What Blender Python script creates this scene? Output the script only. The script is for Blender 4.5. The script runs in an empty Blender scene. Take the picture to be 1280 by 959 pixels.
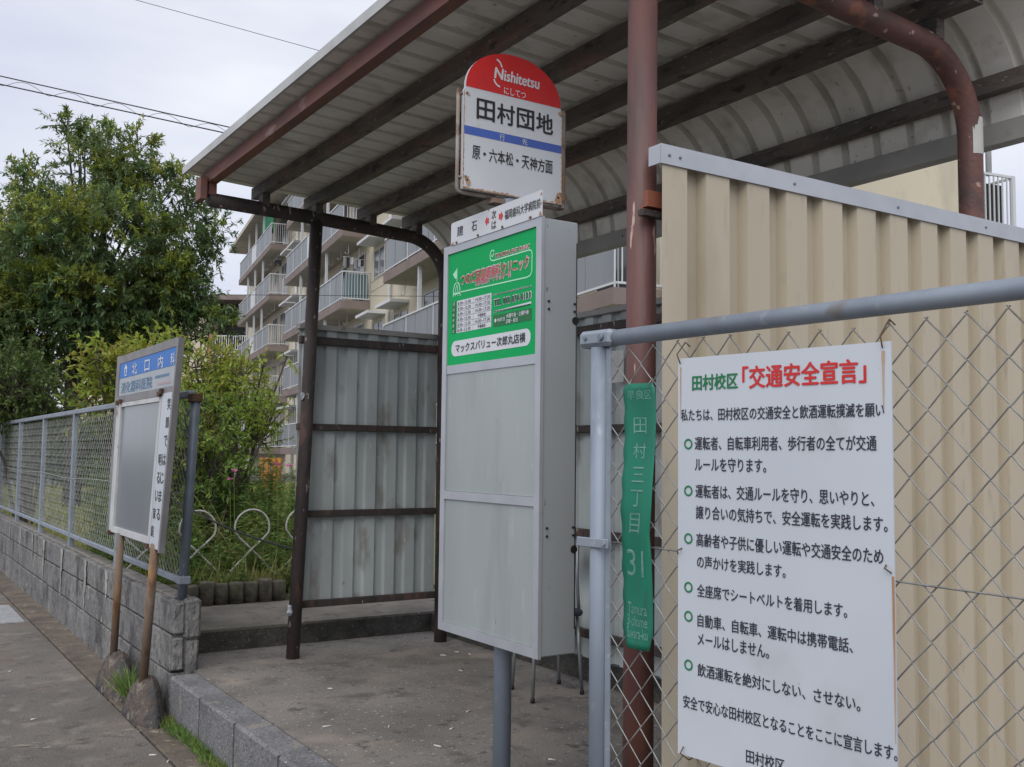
import bpy, math, random
from mathutils import Vector, Matrix
R = math.radians
rnd = random.Random(7)
scene = bpy.context.scene
COL = scene.collection

# ------------------------------------------------------------------ camera, sky, sun, exposure
cam_d = bpy.data.cameras.new('camera')
cam = bpy.data.objects.new('camera', cam_d); COL.objects.link(cam)
cam_d.sensor_fit = 'HORIZONTAL'; cam_d.sensor_width = 36.0; cam_d.lens = 1255.88 / 1280 * 36
cam_d.clip_start = 0.05; cam_d.clip_end = 4000
_p, _r, _t = .0705439, .0114245, -.576261
_rt = Vector((1, 0, 0)); _up = Vector((0, -math.sin(_p), math.cos(_p))); _fw = Vector((0, math.cos(_p), math.sin(_p)))
_r2 = _rt * math.cos(_r) + _up * math.sin(_r); _u2 = -_rt * math.sin(_r) + _up * math.cos(_r)
_M = Matrix(((math.cos(_t), -math.sin(_t), 0), (math.sin(_t), math.cos(_t), 0), (0, 0, 1)))
_r2 = _M @ _r2; _u2 = _M @ _u2; _fw = _M @ _fw
m4 = Matrix((_r2, _u2, -_fw)).transposed().to_4x4(); m4.translation = (0, 0, 1.3)
cam.matrix_world = m4
scene.camera = cam

SUN_EL, SUN_AZ = 50, 228          # azimuth: clockwise from +Y
w = bpy.data.worlds.new('World'); scene.world = w; w.use_nodes = True
nt = w.node_tree; nt.nodes.clear()
out = nt.nodes.new('ShaderNodeOutputWorld'); bg = nt.nodes.new('ShaderNodeBackground')
sky = nt.nodes.new('ShaderNodeTexSky'); sky.sky_type = 'NISHITA'; sky.sun_disc = False
sky.sun_elevation = R(SUN_EL); sky.sun_rotation = R(SUN_AZ)
tc = nt.nodes.new('ShaderNodeTexCoord'); mp = nt.nodes.new('ShaderNodeMapping'); mp.inputs['Scale'].default_value = (1.2, 1.2, 4.0)
nz = nt.nodes.new('ShaderNodeTexNoise'); nz.inputs['Scale'].default_value = 2.2; nz.inputs['Detail'].default_value = 5
cr = nt.nodes.new('ShaderNodeValToRGB')
cr.color_ramp.elements[0].position = .30; cr.color_ramp.elements[0].color = (4.75, 5.0, 6.05, 1)
cr.color_ramp.elements[1].position = .70; cr.color_ramp.elements[1].color = (6.9, 7.05, 7.5, 1)
mx = nt.nodes.new('ShaderNodeMix'); mx.data_type = 'RGBA'; mx.inputs[0].default_value = .93
nt.links.new(tc.outputs['Generated'], mp.inputs['Vector']); nt.links.new(mp.outputs[0], nz.inputs['Vector'])
nt.links.new(nz.outputs['Fac'], cr.inputs[0]); nt.links.new(sky.outputs[0], mx.inputs[6]); nt.links.new(cr.outputs[0], mx.inputs[7])
nt.links.new(mx.outputs[2], bg.inputs[0]); bg.inputs[1].default_value = .10
nt.links.new(bg.outputs[0], out.inputs[0])

sl = bpy.data.lights.new('sun', 'SUN'); sl.energy = 1.5; sl.angle = R(60); sl.color = (1, .96, .9)
so = bpy.data.objects.new('sun', sl); COL.objects.link(so)
so.rotation_euler = Vector((math.sin(R(SUN_AZ)) * math.cos(R(SUN_EL)), math.cos(R(SUN_AZ)) * math.cos(R(SUN_EL)), math.sin(R(SUN_EL)))).to_track_quat('Z', 'Y').to_euler()
so.location = (0, 0, 30)
vs = scene.view_settings
vs.view_transform = 'Standard'; vs.look = 'None'; vs.exposure = 0.50; vs.gamma = 1.0; vs.use_curve_mapping = False
scene.render.engine = 'CYCLES'
scene.cycles.max_bounces = 8; scene.cycles.use_denoising = True

# ------------------------------------------------------------------ materials
def mat(name, c, c2=None, scale=6, rough=.7, metal=0, bump=0, bscale=60, stains=(), stretch=(1, 1, 1), lo=.35, hi=.65, detail=5, trans=0, spec=.5, island=None, bdist=.01):
    m = bpy.data.materials.new(name); m.use_nodes = True
    t = m.node_tree; N = t.nodes; L = t.links
    b = N['Principled BSDF']
    b.inputs['Roughness'].default_value = rough; b.inputs['Metallic'].default_value = metal
    b.inputs['Specular IOR Level'].default_value = spec
    co = N.new('ShaderNodeTexCoord'); ma = N.new('ShaderNodeMapping'); ma.inputs['Scale'].default_value = stretch
    L.new(co.outputs['Object'], ma.inputs['Vector'])
    def noise(s, d=5, off=0):
        n = N.new('ShaderNodeTexNoise'); n.inputs['Scale'].default_value = s; n.inputs['Detail'].default_value = d
        if off:
            a = N.new('ShaderNodeVectorMath'); a.operation = 'ADD'; a.inputs[1].default_value = (off, off * 1.7, -off)
            L.new(ma.outputs[0], a.inputs[0]); L.new(a.outputs[0], n.inputs['Vector'])
        else: L.new(ma.outputs[0], n.inputs['Vector'])
        return n.outputs['Fac']
    def ramp(sock, l, h):
        r = N.new('ShaderNodeMapRange'); r.inputs['From Min'].default_value = l; r.inputs['From Max'].default_value = h
        L.new(sock, r.inputs['Value']); return r.outputs[0]
    def mix(f, a, bb):
        x = N.new('ShaderNodeMix'); x.data_type = 'RGBA'; L.new(f, x.inputs[0])
        for s, v in ((x.inputs[6], a), (x.inputs[7], bb)):
            if isinstance(v, tuple): s.default_value = (*v, 1)
            else: L.new(v, s)
        return x.outputs[2]
    if island:
        g = N.new('ShaderNodeNewGeometry'); r = N.new('ShaderNodeValToRGB')
        el = r.color_ramp.elements
        for i, cc in enumerate(island):
            p = i / (len(island) - 1)
            e = el[0] if i == 0 else (el[-1] if i == len(island) - 1 else el.new(p))
            e.position = p; e.color = (*cc, 1)
        L.new(g.outputs['Random Per Island'], r.inputs[0]); cs = r.outputs[0]
        if c2: cs = mix(ramp(noise(scale, 3), lo, hi), cs, c2)
    elif c2: cs = mix(ramp(noise(scale, detail), lo, hi), c, c2)
    else: cs = c
    for i, (sc, ss, l, h) in enumerate(stains):
        cs = mix(ramp(noise(ss, 6, 3.3 * (i + 1)), l, h), cs, sc)
    if isinstance(cs, tuple): b.inputs['Base Color'].default_value = (*cs, 1)
    else: L.new(cs, b.inputs['Base Color'])
    if bump:
        bn = N.new('ShaderNodeBump'); bn.inputs['Strength'].default_value = bump; bn.inputs['Distance'].default_value = bdist
        L.new(noise(bscale, 6, 9.1), bn.inputs['Height']); L.new(bn.outputs[0], b.inputs['Normal'])
    if trans:
        tr = N.new('ShaderNodeBsdfTranslucent'); ms = N.new('ShaderNodeMixShader'); ms.inputs[0].default_value = trans
        if isinstance(cs, tuple): tr.inputs[0].default_value = (*cs, 1)
        else: L.new(cs, tr.inputs[0])
        o = N['Material Output']; L.new(b.outputs[0], ms.inputs[1]); L.new(tr.outputs[0], ms.inputs[2]); L.new(ms.outputs[0], o.inputs[0])
    return m

RUST = (.16, .055, .018)
M = {}
M['floor'] = mat('worn_asphalt', (.24, .22, .20), (.155, .143, .132), 1.7, .9, bump=.9, bscale=110, stains=[((.125, .115, .108), 5, .54, .70), ((.46, .44, .42), 48, .645, .685), ((.07, .066, .062), 42, .64, .69), ((.29, .25, .215), 2.4, .58, .74), ((.10, .092, .085), 13, .62, .70)], bdist=.008)
M['sidewalk'] = mat('damp_concrete', (.155, .138, .122), (.105, .096, .086), 1.6, .85, bump=.8, bscale=70, stains=[((.21, .19, .165), 4.5, .55, .70), ((.085, .078, .072), 10, .56, .70), ((.065, .06, .054), 60, .63, .69), ((.27, .25, .22), 55, .66, .70), ((.135, .10, .075), 2.2, .58, .72)], bdist=.008)
M['gutter'] = mat('dirty_concrete', (.16, .128, .10), (.085, .071, .058), 4, .9, bump=.8, bscale=70, stains=[((.25, .22, .185), 11, .6, .7), ((.04, .036, .03), 45, .61, .68)])
M['kerb'] = mat('granite', (.20, .20, .21), (.13, .13, .135), 3.5, .85, bump=.9, bscale=60, stains=[((.095, .095, .098), 55, .55, .64), ((.36, .36, .375), 70, .62, .68), ((.26, .235, .20), 6, .60, .72)], bdist=.010)
M['block'] = mat('split_block', (.15, .147, .15), (.235, .23, .225), 3.5, .95, bump=1.0, bscale=18, bdist=.05, stains=[((.075, .073, .074), 6, .53, .70), ((.33, .32, .31), 8, .66, .74), ((.10, .096, .095), 40, .58, .66), ((.36, .35, .34), 55, .655, .70)], stretch=(1, 1, .55))
M['mortar'] = mat('mortar', (.035, .033, .03), (.07, .065, .06), 20, .95)
M['wallcap'] = mat('weathered_mortar', (.17, .155, .14), (.24, .225, .205), 9, .95, bump=.9, bscale=40, stains=[((.09, .085, .08), 12, .58, .7)], bdist=.02)
M['lime'] = mat('lime_streak', (.40, .385, .36), (.25, .24, .225), 22, .95, stretch=(1, 1, .3))
M['deposit'] = mat('pale_deposit', (.25, .23, .195), (.17, .155, .135), 14, .9)
M['mound'] = mat('rough_mound', (.115, .09, .075), (.058, .052, .050), 9, .95, bump=1, bscale=26, bdist=.035, stains=[((.21, .185, .15), 10, .57, .66), ((.05, .051, .058), 6, .52, .62), ((.24, .22, .19), 60, .64, .69)])
M['step'] = mat('old_step', (.20, .18, .155), (.125, .115, .10), 4, .95, bump=.8, bscale=70, stains=[((.34, .31, .28), 60, .65, .7), ((.09, .085, .075), 9, .58, .7)])
M['stepface'] = mat('dark_step_face', (.075, .07, .062), (.04, .038, .035), 9, .95, bump=1, bscale=40, stains=[((.15, .145, .135), 50, .60, .70)], bdist=.015)  # step faces much darker than the top
M['soil'] = mat('soil_and_moss', (.13, .16, .06), (.19, .17, .095), 2, 1, bump=.8, bscale=30, bdist=.03)
M['asphalt'] = mat('parking_asphalt', (.11, .11, .115), (.085, .085, .09), 1, .9)
M['earth'] = mat('plain_ground', (.12, .115, .10), (.09, .09, .075), .4, .95)
M['log'] = mat('log_concrete', (.14, .122, .098), (.06, .058, .044), 14, .95, bump=1, bscale=40, stains=[((.2, .18, .15), 24, .6, .68), ((.07, .085, .04), 9, .56, .7)])
M['galv'] = mat('galvanised', (.29, .33, .385), (.225, .26, .31), 7, .55, .25, stains=[((.21, .19, .165), 8, .62, .74), ((.345, .37, .40), 30, .62, .74)], spec=.35)
M['galvdark'] = mat('weathered_galvanised', (.20, .235, .29), (.15, .18, .225), 8, .55, .25)
M['wire'] = mat('fence_wire', (.30, .31, .305), (.19, .185, .175), 25, .5, .5, stains=[((.20, .10, .05), 12, .66, .73)])
M['wirefar'] = mat('fence_wire_far', (.44, .46, .46), (.30, .31, .30), 9, .6, .2)
M['oxide'] = mat('red_oxide_paint', (.145, .060, .052), (.10, .048, .044), 6, .55, bump=.25, bscale=60, stains=[((.05, .035, .033), 5.0, .56, .68), ((.19, .075, .052), 11, .58, .68), ((.40, .31, .26), 26, .665, .69)], stretch=(1, 1, .22))
M['oxidepipe'] = mat('red_oxide_pipe', (.165, .072, .060), (.105, .052, .046), 7, .6, bump=.3, bscale=60, stains=[((.06, .043, .039), 6.0, .54, .68), ((.24, .095, .058), 12, .57, .68), ((.42, .32, .27), 24, .67, .695)])
M['shadedpaint'] = mat('shaded_peeling_paint', (.062, .046, .042), (.036, .030, .029), 12, .7, bump=.6, bscale=70, stains=[((.11, .066, .056), 9, .57, .66), ((.30, .26, .235), 34, .655, .675)], stretch=(1, 1, .4))  # backlit darkness of the far frame put into the paint colour; specks are peeling
M['purlin'] = mat('purlin_paint', (.15, .122, .108), (.085, .074, .068), 9, .7, bump=.7, bscale=60, stains=[((.19, .105, .085), 5, .58, .70), ((.05, .046, .044), 28, .57, .66), ((.28, .25, .225), 60, .655, .69)], stretch=(1, .35, 1))
M['purlinred'] = mat('purlin_red_primer', (.235, .098, .076), (.155, .072, .060), 5, .65, stains=[((.085, .062, .056), 7, .56, .70), ((.42, .29, .25), 9, .64, .76)], stretch=(1, .25, 1))
M['primer'] = mat('orange_primer', (.26, .085, .045), (.2, .066, .038), 10, .6)
M['roof'] = mat('roof_sheet', (.84, .82, .77), (.72, .70, .655), 3, .6, stains=[((.50, .48, .43), 6, .55, .75), ((.40, .38, .34), 30, .66, .74)], stretch=(.6, 1, 1))
M['roofedge'] = mat('roof_edge', (.50, .51, .51), (.40, .41, .41), 6, .55)
M['panel'] = mat('grey_sheet', (.485, .53, .53), (.37, .405, .405), 3.2, .5, 0, stains=[((.22, .205, .18), 6, .56, .74), ((.27, .17, .11), 18, .70, .77), ((.50, .52, .52), 30, .66, .72)], stretch=(1, 1, .45))
M['channel'] = mat('gutter_sheet', (.33, .325, .31), (.26, .255, .24), 4, .6, stains=[((.2, .15, .12), 9, .64, .74)])
M['beige'] = mat('beige_sheet', (.48, .42, .318), (.43, .375, .285), 2, .5, stains=[((.33, .28, .21), 3.2, .58, .78), ((.40, .345, .265), 30, .6, .72), ((.25, .19, .13), 12, .72, .80)], stretch=(1, 1, .25))
M['cap'] = mat('silver_cap', (.46, .48, .52), (.41, .43, .47), 9, .4, .35)
M['cabinet'] = mat('cabinet_metal', (.40, .43, .455), (.34, .37, .395), 1.8, .42, .2, stretch=(1, 1, .4), stains=[((.275, .295, .31), 3.4, .60, .80), ((.24, .24, .235), 50, .69, .74)])
M['frost'] = mat('frosted_board', (.345, .385, .385), (.29, .325, .33), 1.5, .32, stretch=(1, 2, .3), stains=[((.24, .265, .265), 3.4, .56, .78), ((.40, .43, .43), 24, .64, .76), ((.20, .21, .205), 60, .70, .74)])
M['pole'] = mat('bus_pole', (.265, .31, .375), (.205, .245, .305), 4, .55, .2, stretch=(1, 1, .5), stains=[((.155, .18, .22), 6, .58, .72), ((.31, .345, .395), 30, .62, .74)])
M['green'] = mat('poster_green', (.006, .40, .115), (.006, .35, .10), 3, .6, spec=.15)
M['dkgreen'] = mat('print_dark_green', (.005, .14, .035), None, rough=.5)
M['mint'] = mat('print_mint', (.40, .78, .55), None, rough=.5)
M['white'] = mat('print_white', (.66, .68, .72), (.6, .62, .66), 4, .5)
M['enamel'] = mat('enamel_white', (.62, .64, .68), (.56, .58, .62), 3, .4, stains=[((.42, .37, .30), 9, .70, .82)])
M['noticewhite'] = mat('notice_white', (.53, .57, .625), (.475, .515, .57), 1.6, .45, stains=[((.43, .45, .47), 4, .60, .8), ((.38, .37, .34), 22, .70, .78)])
M['ink'] = mat('print_black', (.018, .018, .022), None, rough=.5)
M['inkblue'] = mat('print_navy', (.022, .026, .045), None, rough=.5)
M['pinkred'] = mat('print_pink_red', (.62, .06, .09), None, rough=.5)
M['red'] = mat('sign_red', (.60, .022, .022), (.52, .02, .02), 5, .4)
M['stripe'] = mat('sign_blue', (.055, .12, .46), (.05, .105, .40), 5, .45)
M['txtgreen'] = mat('print_green', (.005, .17, .06), None, rough=.5)
M['rust'] = mat('rust_metal', (.14, .075, .045), (.075, .045, .032), 18, .9, bump=.4, bscale=120, stains=[((.30, .15, .06), 22, .6, .7)])
M['signframe'] = mat('sign_frame_paint', (.30, .28, .26), (.17, .11, .07), 7, .7, stains=[((.12, .065, .04), 9, .55, .62), ((.30, .15, .06), 22, .62, .7)])
M['ruststain'] = mat('rust_stain', (.36, .165, .06), (.52, .40, .30), 16, .7, stretch=(1, 1, .25))
M['rustpost'] = mat('rusty_post', (.22, .125, .062), (.15, .135, .12), 6, .85, bump=.4, bscale=120, stains=[((.10, .045, .02), 9, .58, .7), ((.30, .17, .06), 14, .6, .7)], stretch=(1, 1, .3))
M['nbframe'] = mat('board_frame', (.25, .245, .25), (.20, .195, .20), 6, .55, .2, stains=[(RUST, 9, .72, .8)])
M['nbwhite'] = mat('board_trim', (.56, .57, .58), (.46, .47, .48), 5, .6, stains=[((.30, .2, .15), 8, .68, .76)])
M['nbglass'] = mat('board_glass', (.15, .175, .20), (.20, .225, .25), 1.2, .22, stretch=(1, 1, .3), stains=[((.10, .12, .14), 2, .6, .8)])
M['nbblue'] = mat('board_blue', (.016, .165, .56), (.015, .145, .50), 5, .5)
M['nbpale'] = mat('board_pale', (.40, .44, .48), (.34, .37, .40), 5, .5)
M['fadedblue'] = mat('print_faded_blue', (.10, .21, .36), None, rough=.6)
M['fadedpink'] = mat('print_faded_pink', (.50, .36, .38), None, rough=.6)
M['plategreen'] = mat('plate_green', (.008, .185, .115), (.006, .135, .085), 9, .5, .1, stains=[((.02, .11, .08), 14, .6, .74), ((.28, .16, .06), 16, .72, .77)], stretch=(1, 1, .4))
M['plateletter'] = mat('plate_letters', (.17, .34, .29), (.10, .27, .21), 70, .4, .2)
M['black'] = mat('black_rubber', (.012, .012, .012), None, rough=.6)
M['cable'] = mat('cable_black', (.03, .031, .034), None, rough=.7)
M['chair'] = mat('chair_steel', (.34, .36, .38), (.25, .265, .28), 9, .4, .5)
M['seat'] = mat('chair_pad', (.03, .035, .06), (.05, .055, .08), 20, .7)
M['paper'] = mat('paper', (.62, .62, .60), (.5, .5, .48), 8, .8)
M['butt'] = mat('cigarette_paper', (.62, .58, .52), (.72, .70, .66), 60, .9)
M['hoop'] = mat('hoop_white', (.50, .50, .47), (.36, .35, .31), 22, .6, stains=[((.22, .10, .05), 12, .70, .76)])
M['wall'] = mat('cream_wall', (.62, .56, .43), (.55, .50, .385), .5, .85, stains=[((.42, .385, .31), .9, .60, .8), ((.5, .46, .36), 9, .6, .7)], stretch=(1, 1, .4))
M['bal'] = mat('balcony_fascia', (.245, .195, .175), (.20, .16, .145), 1.2, .85, stains=[((.13, .11, .10), 2, .62, .8)])
M['soffit'] = mat('soffit', (.56, .52, .43), (.46, .43, .36), .7, .9, stains=[((.33, .30, .25), 1.2, .6, .75)])
M['balpanel'] = mat('balcony_panel', (.24, .255, .275), (.20, .215, .235), 1.5, .5, stretch=(1, 1, .3))
M['balwhite'] = mat('balcony_white', (.66, .67, .68), (.6, .61, .62), 2, .5)
M['rail'] = mat('balcony_rail', (.58, .60, .62), None, rough=.5)
M['glass'] = mat('window_glass', (.05, .06, .07), (.10, .11, .12), 1.2, .12)
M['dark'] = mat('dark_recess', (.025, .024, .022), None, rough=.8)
M['ochre'] = mat('orange_brown_wall', (.40, .22, .12), (.34, .19, .11), 1, .85)
M['curtain'] = mat('green_net', (.02, .17, .08), (.03, .24, .12), 3, .8)
M['blind'] = mat('blue_green_blind', (.10, .19, .22), (.20, .28, .30), 5, .7, stretch=(4, 4, .1))
M['cloth'] = mat('laundry_pale', (.55, .56, .60), (.45, .46, .50), 6, .9)
M['clothdark'] = mat('laundry_dark', (.035, .036, .05), (.06, .06, .07), 6, .9)
M['bark'] = mat('bark', (.09, .075, .06), (.05, .042, .035), 8, .95, bump=.8, bscale=30, stretch=(1, 1, .3))
M['leaf'] = mat('tree_leaf', (.05, .09, .02), (.19, .25, .09), .8, .36, trans=.45, lo=.44, hi=.70, spec=.6, island=[(.08, .155, .075), (.16, .25, .10), (.115, .20, .09), (.21, .31, .115)])
M['leafpale'] = mat('pale_tree_leaf', (.05, .09, .02), (.28, .28, .06), 1.1, .45, trans=.5, lo=.44, hi=.70, island=[(.24, .33, .06), (.37, .44, .075), (.29, .38, .07), (.42, .46, .11)])
M['leafyellow'] = mat('shrub_leaf_yellow', (.2, .25, .03), (.36, .31, .05), 1.6, .5, trans=.5, lo=.5, hi=.72, island=[(.19, .29, .04), (.33, .43, .055), (.25, .36, .045), (.40, .44, .07), (.38, .30, .07)])
M['leafgreen'] = mat('shrub_leaf_green', (.06, .12, .02), (.32, .38, .06), 1.8, .5, trans=.5, lo=.46, hi=.68, island=[(.10, .20, .04), (.21, .34, .06), (.14, .26, .055), (.30, .42, .075)])
M['leafdark'] = mat('hedge_leaf', (.03, .06, .015), (.14, .16, .035), 1.2, .5, trans=.35, lo=.48, hi=.70, island=[(.04, .08, .02), (.09, .15, .035), (.13, .19, .04)])
M['weed'] = mat('weed_leaf', (.08, .15, .03), (.24, .27, .08), 2.5, .55, trans=.45, lo=.48, hi=.70, island=[(.08, .18, .045), (.19, .32, .07), (.13, .26, .08), (.26, .37, .08), (.07, .14, .04), (.30, .27, .11)])
M['grass'] = mat('grass_blade', (.13, .18, .05), (.45, .42, .18), 1.0, .6, trans=.45, island=[(.20, .30, .07), (.32, .42, .10), (.48, .45, .20), (.27, .37, .09)])
M['straw'] = mat('dry_stalk', (.34, .27, .13), (.26, .2, .1), 20, .8)
M['petal'] = mat('pink_petal', (.62, .19, .40), (.55, .14, .33), 30, .6, trans=.3)
M['yellow'] = mat('play_yellow', (.46, .20, .015), (.34, .13, .012), 5, .5)
M['carwhite'] = mat('car_white', (.68, .69, .70), None, rough=.25)
M['tile'] = mat('house_roof', (.10, .14, .2), (.08, .11, .16), 2, .7)
M['grate'] = mat('steel_cover', (.44, .45, .46), (.34, .35, .36), 12, .5, .3, stains=[((.2, .18, .16), 6, .65, .8)])

# ------------------------------------------------------------------ mesh helpers
def wloc(o):
    v = Vector((0, 0, 0))
    while o is not None:
        v += Vector(o.location); o = o.parent
    return v
class MB:
    """collects world-space geometry, then becomes ONE mesh object"""
    def __init__(s): s.v = []; s.f = []; s.sm = []
    def add(s, vs, fs, smooth=False):
        b = len(s.v); s.v.extend([tuple(p) for p in vs])
        for f in fs: s.f.append(tuple(i + b for i in f)); s.sm.append(smooth)
        return s
    def box(s, lo, hi): return s.boxf((Vector(lo) + Vector(hi)) / 2, (Vector(hi) - Vector(lo)) / 2)
    def boxf(s, c, h, ax=None, bev=0.0):
        ax = ax or (Vector((1, 0, 0)), Vector((0, 1, 0)), Vector((0, 0, 1)))
        c = Vector(c)
        if not bev:
            vs = [c + ax[0] * h[0] * i + ax[1] * h[1] * j + ax[2] * h[2] * k for i in (-1, 1) for j in (-1, 1) for k in (-1, 1)]
            return s.add(vs, [(0, 1, 3, 2), (4, 6, 7, 5), (0, 4, 5, 1), (2, 3, 7, 6), (0, 2, 6, 4), (1, 5, 7, 3)])
        vs = []; idx = {}
        for i in (-1, 1):
            for j in (-1, 1):
                for k in (-1, 1):
                    for a in range(3):
                        q = [h[0] - bev, h[1] - bev, h[2] - bev]; q[a] = h[a]
                        idx[(i, j, k, a)] = len(vs)
                        vs.append(c + ax[0] * q[0] * i + ax[1] * q[1] * j + ax[2] * q[2] * k)
        fs = []
        for a in range(3):
            o = [x for x in range(3) if x != a]
            for sg in (-1, 1):
                def K(u, v):
                    t = [0, 0, 0]; t[a] = sg; t[o[0]] = u; t[o[1]] = v; return idx[(*t, a)]
                fs.append((K(-1, -1), K(1, -1), K(1, 1), K(-1, 1)))
        for a in range(3):
            o = [x for x in range(3) if x != a]
            for u in (-1, 1):
                for v in (-1, 1):
                    def K2(sg, face):
                        t = [0, 0, 0]; t[a] = sg; t[o[0]] = u; t[o[1]] = v; return idx[(*t, face)]
                    fs.append((K2(-1, o[0]), K2(1, o[0]), K2(1, o[1]), K2(-1, o[1])))
        for i in (-1, 1):
            for j in (-1, 1):
                for k in (-1, 1): fs.append(tuple(idx[(i, j, k, a)] for a in range(3)))
        return s.add(vs, fs)
    def tube(s, pts, r, n=10, cap=True, smooth=True):
        pts = [Vector(p) for p in pts]; rs = r if isinstance(r, (list, tuple)) else [r] * len(pts)
        vs = []; u = None
        for i, p in enumerate(pts):
            d = (pts[min(i + 1, len(pts) - 1)] - pts[max(i - 1, 0)])
            if d.length < 1e-9: d = Vector((0, 0, 1))
            d.normalize()
            if u is None:
                u = d.cross(Vector((0, 0, 1)) if abs(d.z) < .9 else Vector((1, 0, 0))).normalized()
            else:
                u = (u - d * u.dot(d))
                u = u.normalized() if u.length > 1e-6 else d.orthogonal().normalized()
            v = d.cross(u)
            for k in range(n):
                a = 2 * math.pi * k / n
                vs.append(p + (u * math.cos(a) + v * math.sin(a)) * rs[i])
        fs = []
        for i in range(len(pts) - 1):
            for k in range(n): fs.append((i * n + k, i * n + (k + 1) % n, (i + 1) * n + (k + 1) % n, (i + 1) * n + k))
        s.add(vs, fs, smooth)
        if cap:
            b = len(s.v) - len(vs); m = len(pts)
            s.f.append(tuple(b + k for k in range(n))[::-1]); s.sm.append(False)
            s.f.append(tuple(b + (m - 1) * n + k for k in range(n))); s.sm.append(False)
        return s
    def prism(s, poly, e):
        """planar polygon (3-D points) swept by vector e"""
        n = len(poly); poly = [Vector(p) for p in poly]; e = Vector(e)
        return s.add(poly + [p + e for p in poly], [tuple(range(n))[::-1], tuple(range(n, 2 * n))] + [(i, (i + 1) % n, n + (i + 1) % n, n + i) for i in range(n)])
    def strip(s, A, B, smooth=False):
        n = len(A); return s.add(list(A) + list(B), [(i, i + 1, n + i + 1, n + i) for i in range(n - 1)], smooth)
    def build(s, name, m, parent=None, loc=None):
        me = bpy.data.meshes.new(name)
        o = bpy.data.objects.new(name, me); COL.objects.link(o)
        if parent is not None: o.parent = parent; base = wloc(parent)
        else:
            base = Vector(loc) if loc is not None else Vector((0, 0, 0)); o.location = base
        me.from_pydata([(p[0] - base.x, p[1] - base.y, p[2] - base.z) for p in s.v], [], s.f)
        me.polygons.foreach_set('use_smooth', s.sm); me.update()
        me.materials.append(M[m]); return o
def thing(name, label, cat, loc, group=None):
    o = bpy.data.objects.new(name, None); COL.objects.link(o); o.location = loc; o.empty_display_size = .1
    return tag(o, label, cat, group)
def tag(o, label, cat, group=None):
    o['label'] = label; o['category'] = cat
    if group: o['group'] = group
    return o
def kind(o, k): o['kind'] = k; return o
def copy_tree(o, loc):
    c = o.copy(); COL.objects.link(c); c.location = loc
    for ch in list(o.children):
        d = ch.copy(); COL.objects.link(d); d.parent = c
        for g in list(ch.children):
            e = g.copy(); COL.objects.link(e); e.parent = d
    return c
_tx = {}
def glyphs(s, bold):
    k = (s, bold)
    if k not in _tx:
        cu = bpy.data.curves.new('lettering', 'FONT'); cu.body = s; cu.size = 1; cu.offset = bold; cu.resolution_u = 3
        o = bpy.data.objects.new('lettering', cu); COL.objects.link(o)
        ev = o.evaluated_get(bpy.context.evaluated_depsgraph_get()); me = ev.to_mesh()
        v = [(q.co.x, q.co.y) for q in me.vertices]; f = [tuple(p.vertices) for p in me.polygons]
        ev.to_mesh_clear(); bpy.data.objects.remove(o); bpy.data.curves.remove(cu)
        x0 = min(q[0] for q in v); x1 = max(q[0] for q in v); y0 = min(q[1] for q in v); y1 = max(q[1] for q in v)
        _tx[k] = ([((a - x0) / (x1 - x0), (b - y0) / (y1 - y0)) for a, b in v], f)
    return _tx[k]
def write(mb, s, u0, v0, u1, v1, P, bold=.012, slant=0.0):
    """lettering s fitted in the box (u0,v0)-(u1,v1); P(u, v) gives the point on the sign's face"""
    v, f = glyphs(s, 0)
    em = abs(u1 - u0) / max(1, len(s)) * (1 if ord(s[0]) > 255 else 2)
    q = max(0.0, bold) * .9 * (v1 - v0) * 1.15; sg = 1 if u1 > u0 else -1
    sh = [(0, 0)] if q < 1e-6 else [(q, 0), (-q, 0), (0, q * .7), (0, -q * .7)]
    ez = (P(u0 + .01, v0) - P(u0, v0)).cross(P(u0, v0 + .01) - P(u0, v0)).normalized()
    if ez.dot(Vector((0, 0, 1.3)) - P(u0, v0)) < 0: ez = -ez
    for i, (du, dv) in enumerate(sh):
        mb.add([P(u0 + (a + slant * b) * (u1 - u0) + du, v0 + b * (v1 - v0) + dv) + ez * (.00012 * i) for a, b in v], f)
    return mb
def flat(mb, pts, P): mb.add([P(*q) for q in pts], [tuple(range(len(pts)))]); return mb
def band(mb, pts, wd, P, closed=False):
    """flat drawn line of width wd through 2-D points"""
    n = len(pts); L = []; Rr = []
    for i in range(n):
        a = Vector(pts[(i - 1) % n] if (i or closed) else pts[i]); b = Vector(pts[(i + 1) % n] if (i < n - 1 or closed) else pts[i])
        d = (b - a).normalized(); q = Vector((-d.y, d.x)) * wd / 2; c = Vector(pts[i]); L.append(P(*(c + q))); Rr.append(P(*(c - q)))
    if closed: L.append(L[0]); Rr.append(Rr[0])
    mb.strip(L, Rr); return mb
def ring(u, v, r): return [(u + r * math.cos(a * math.pi / 12), v + r * math.sin(a * math.pi / 12)) for a in range(24)]
def rrect(u0, v0, u1, v1, r, sx=1):
    pts = []
    ru = r * (1 if u1 > u0 else -1)
    for cx, cy, a0 in ((u1 - ru, v1 - r, 0), (u0 + ru, v1 - r, 90), (u0 + ru, v0 + r, 180), (u1 - ru, v0 + r, 270)):
        for k in range(7):
            a = R(a0 + 15 * k); pts.append((cx + ru * math.cos(a), cy + r * math.sin(a)))
    return pts
def arc(c, r, a0, a1, n, f):
    return [f(c[0] + r * math.cos(R(a0 + (a1 - a0) * i / n)), c[1] + r * math.sin(R(a0 + (a1 - a0) * i / n))) for i in range(n + 1)]
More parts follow.
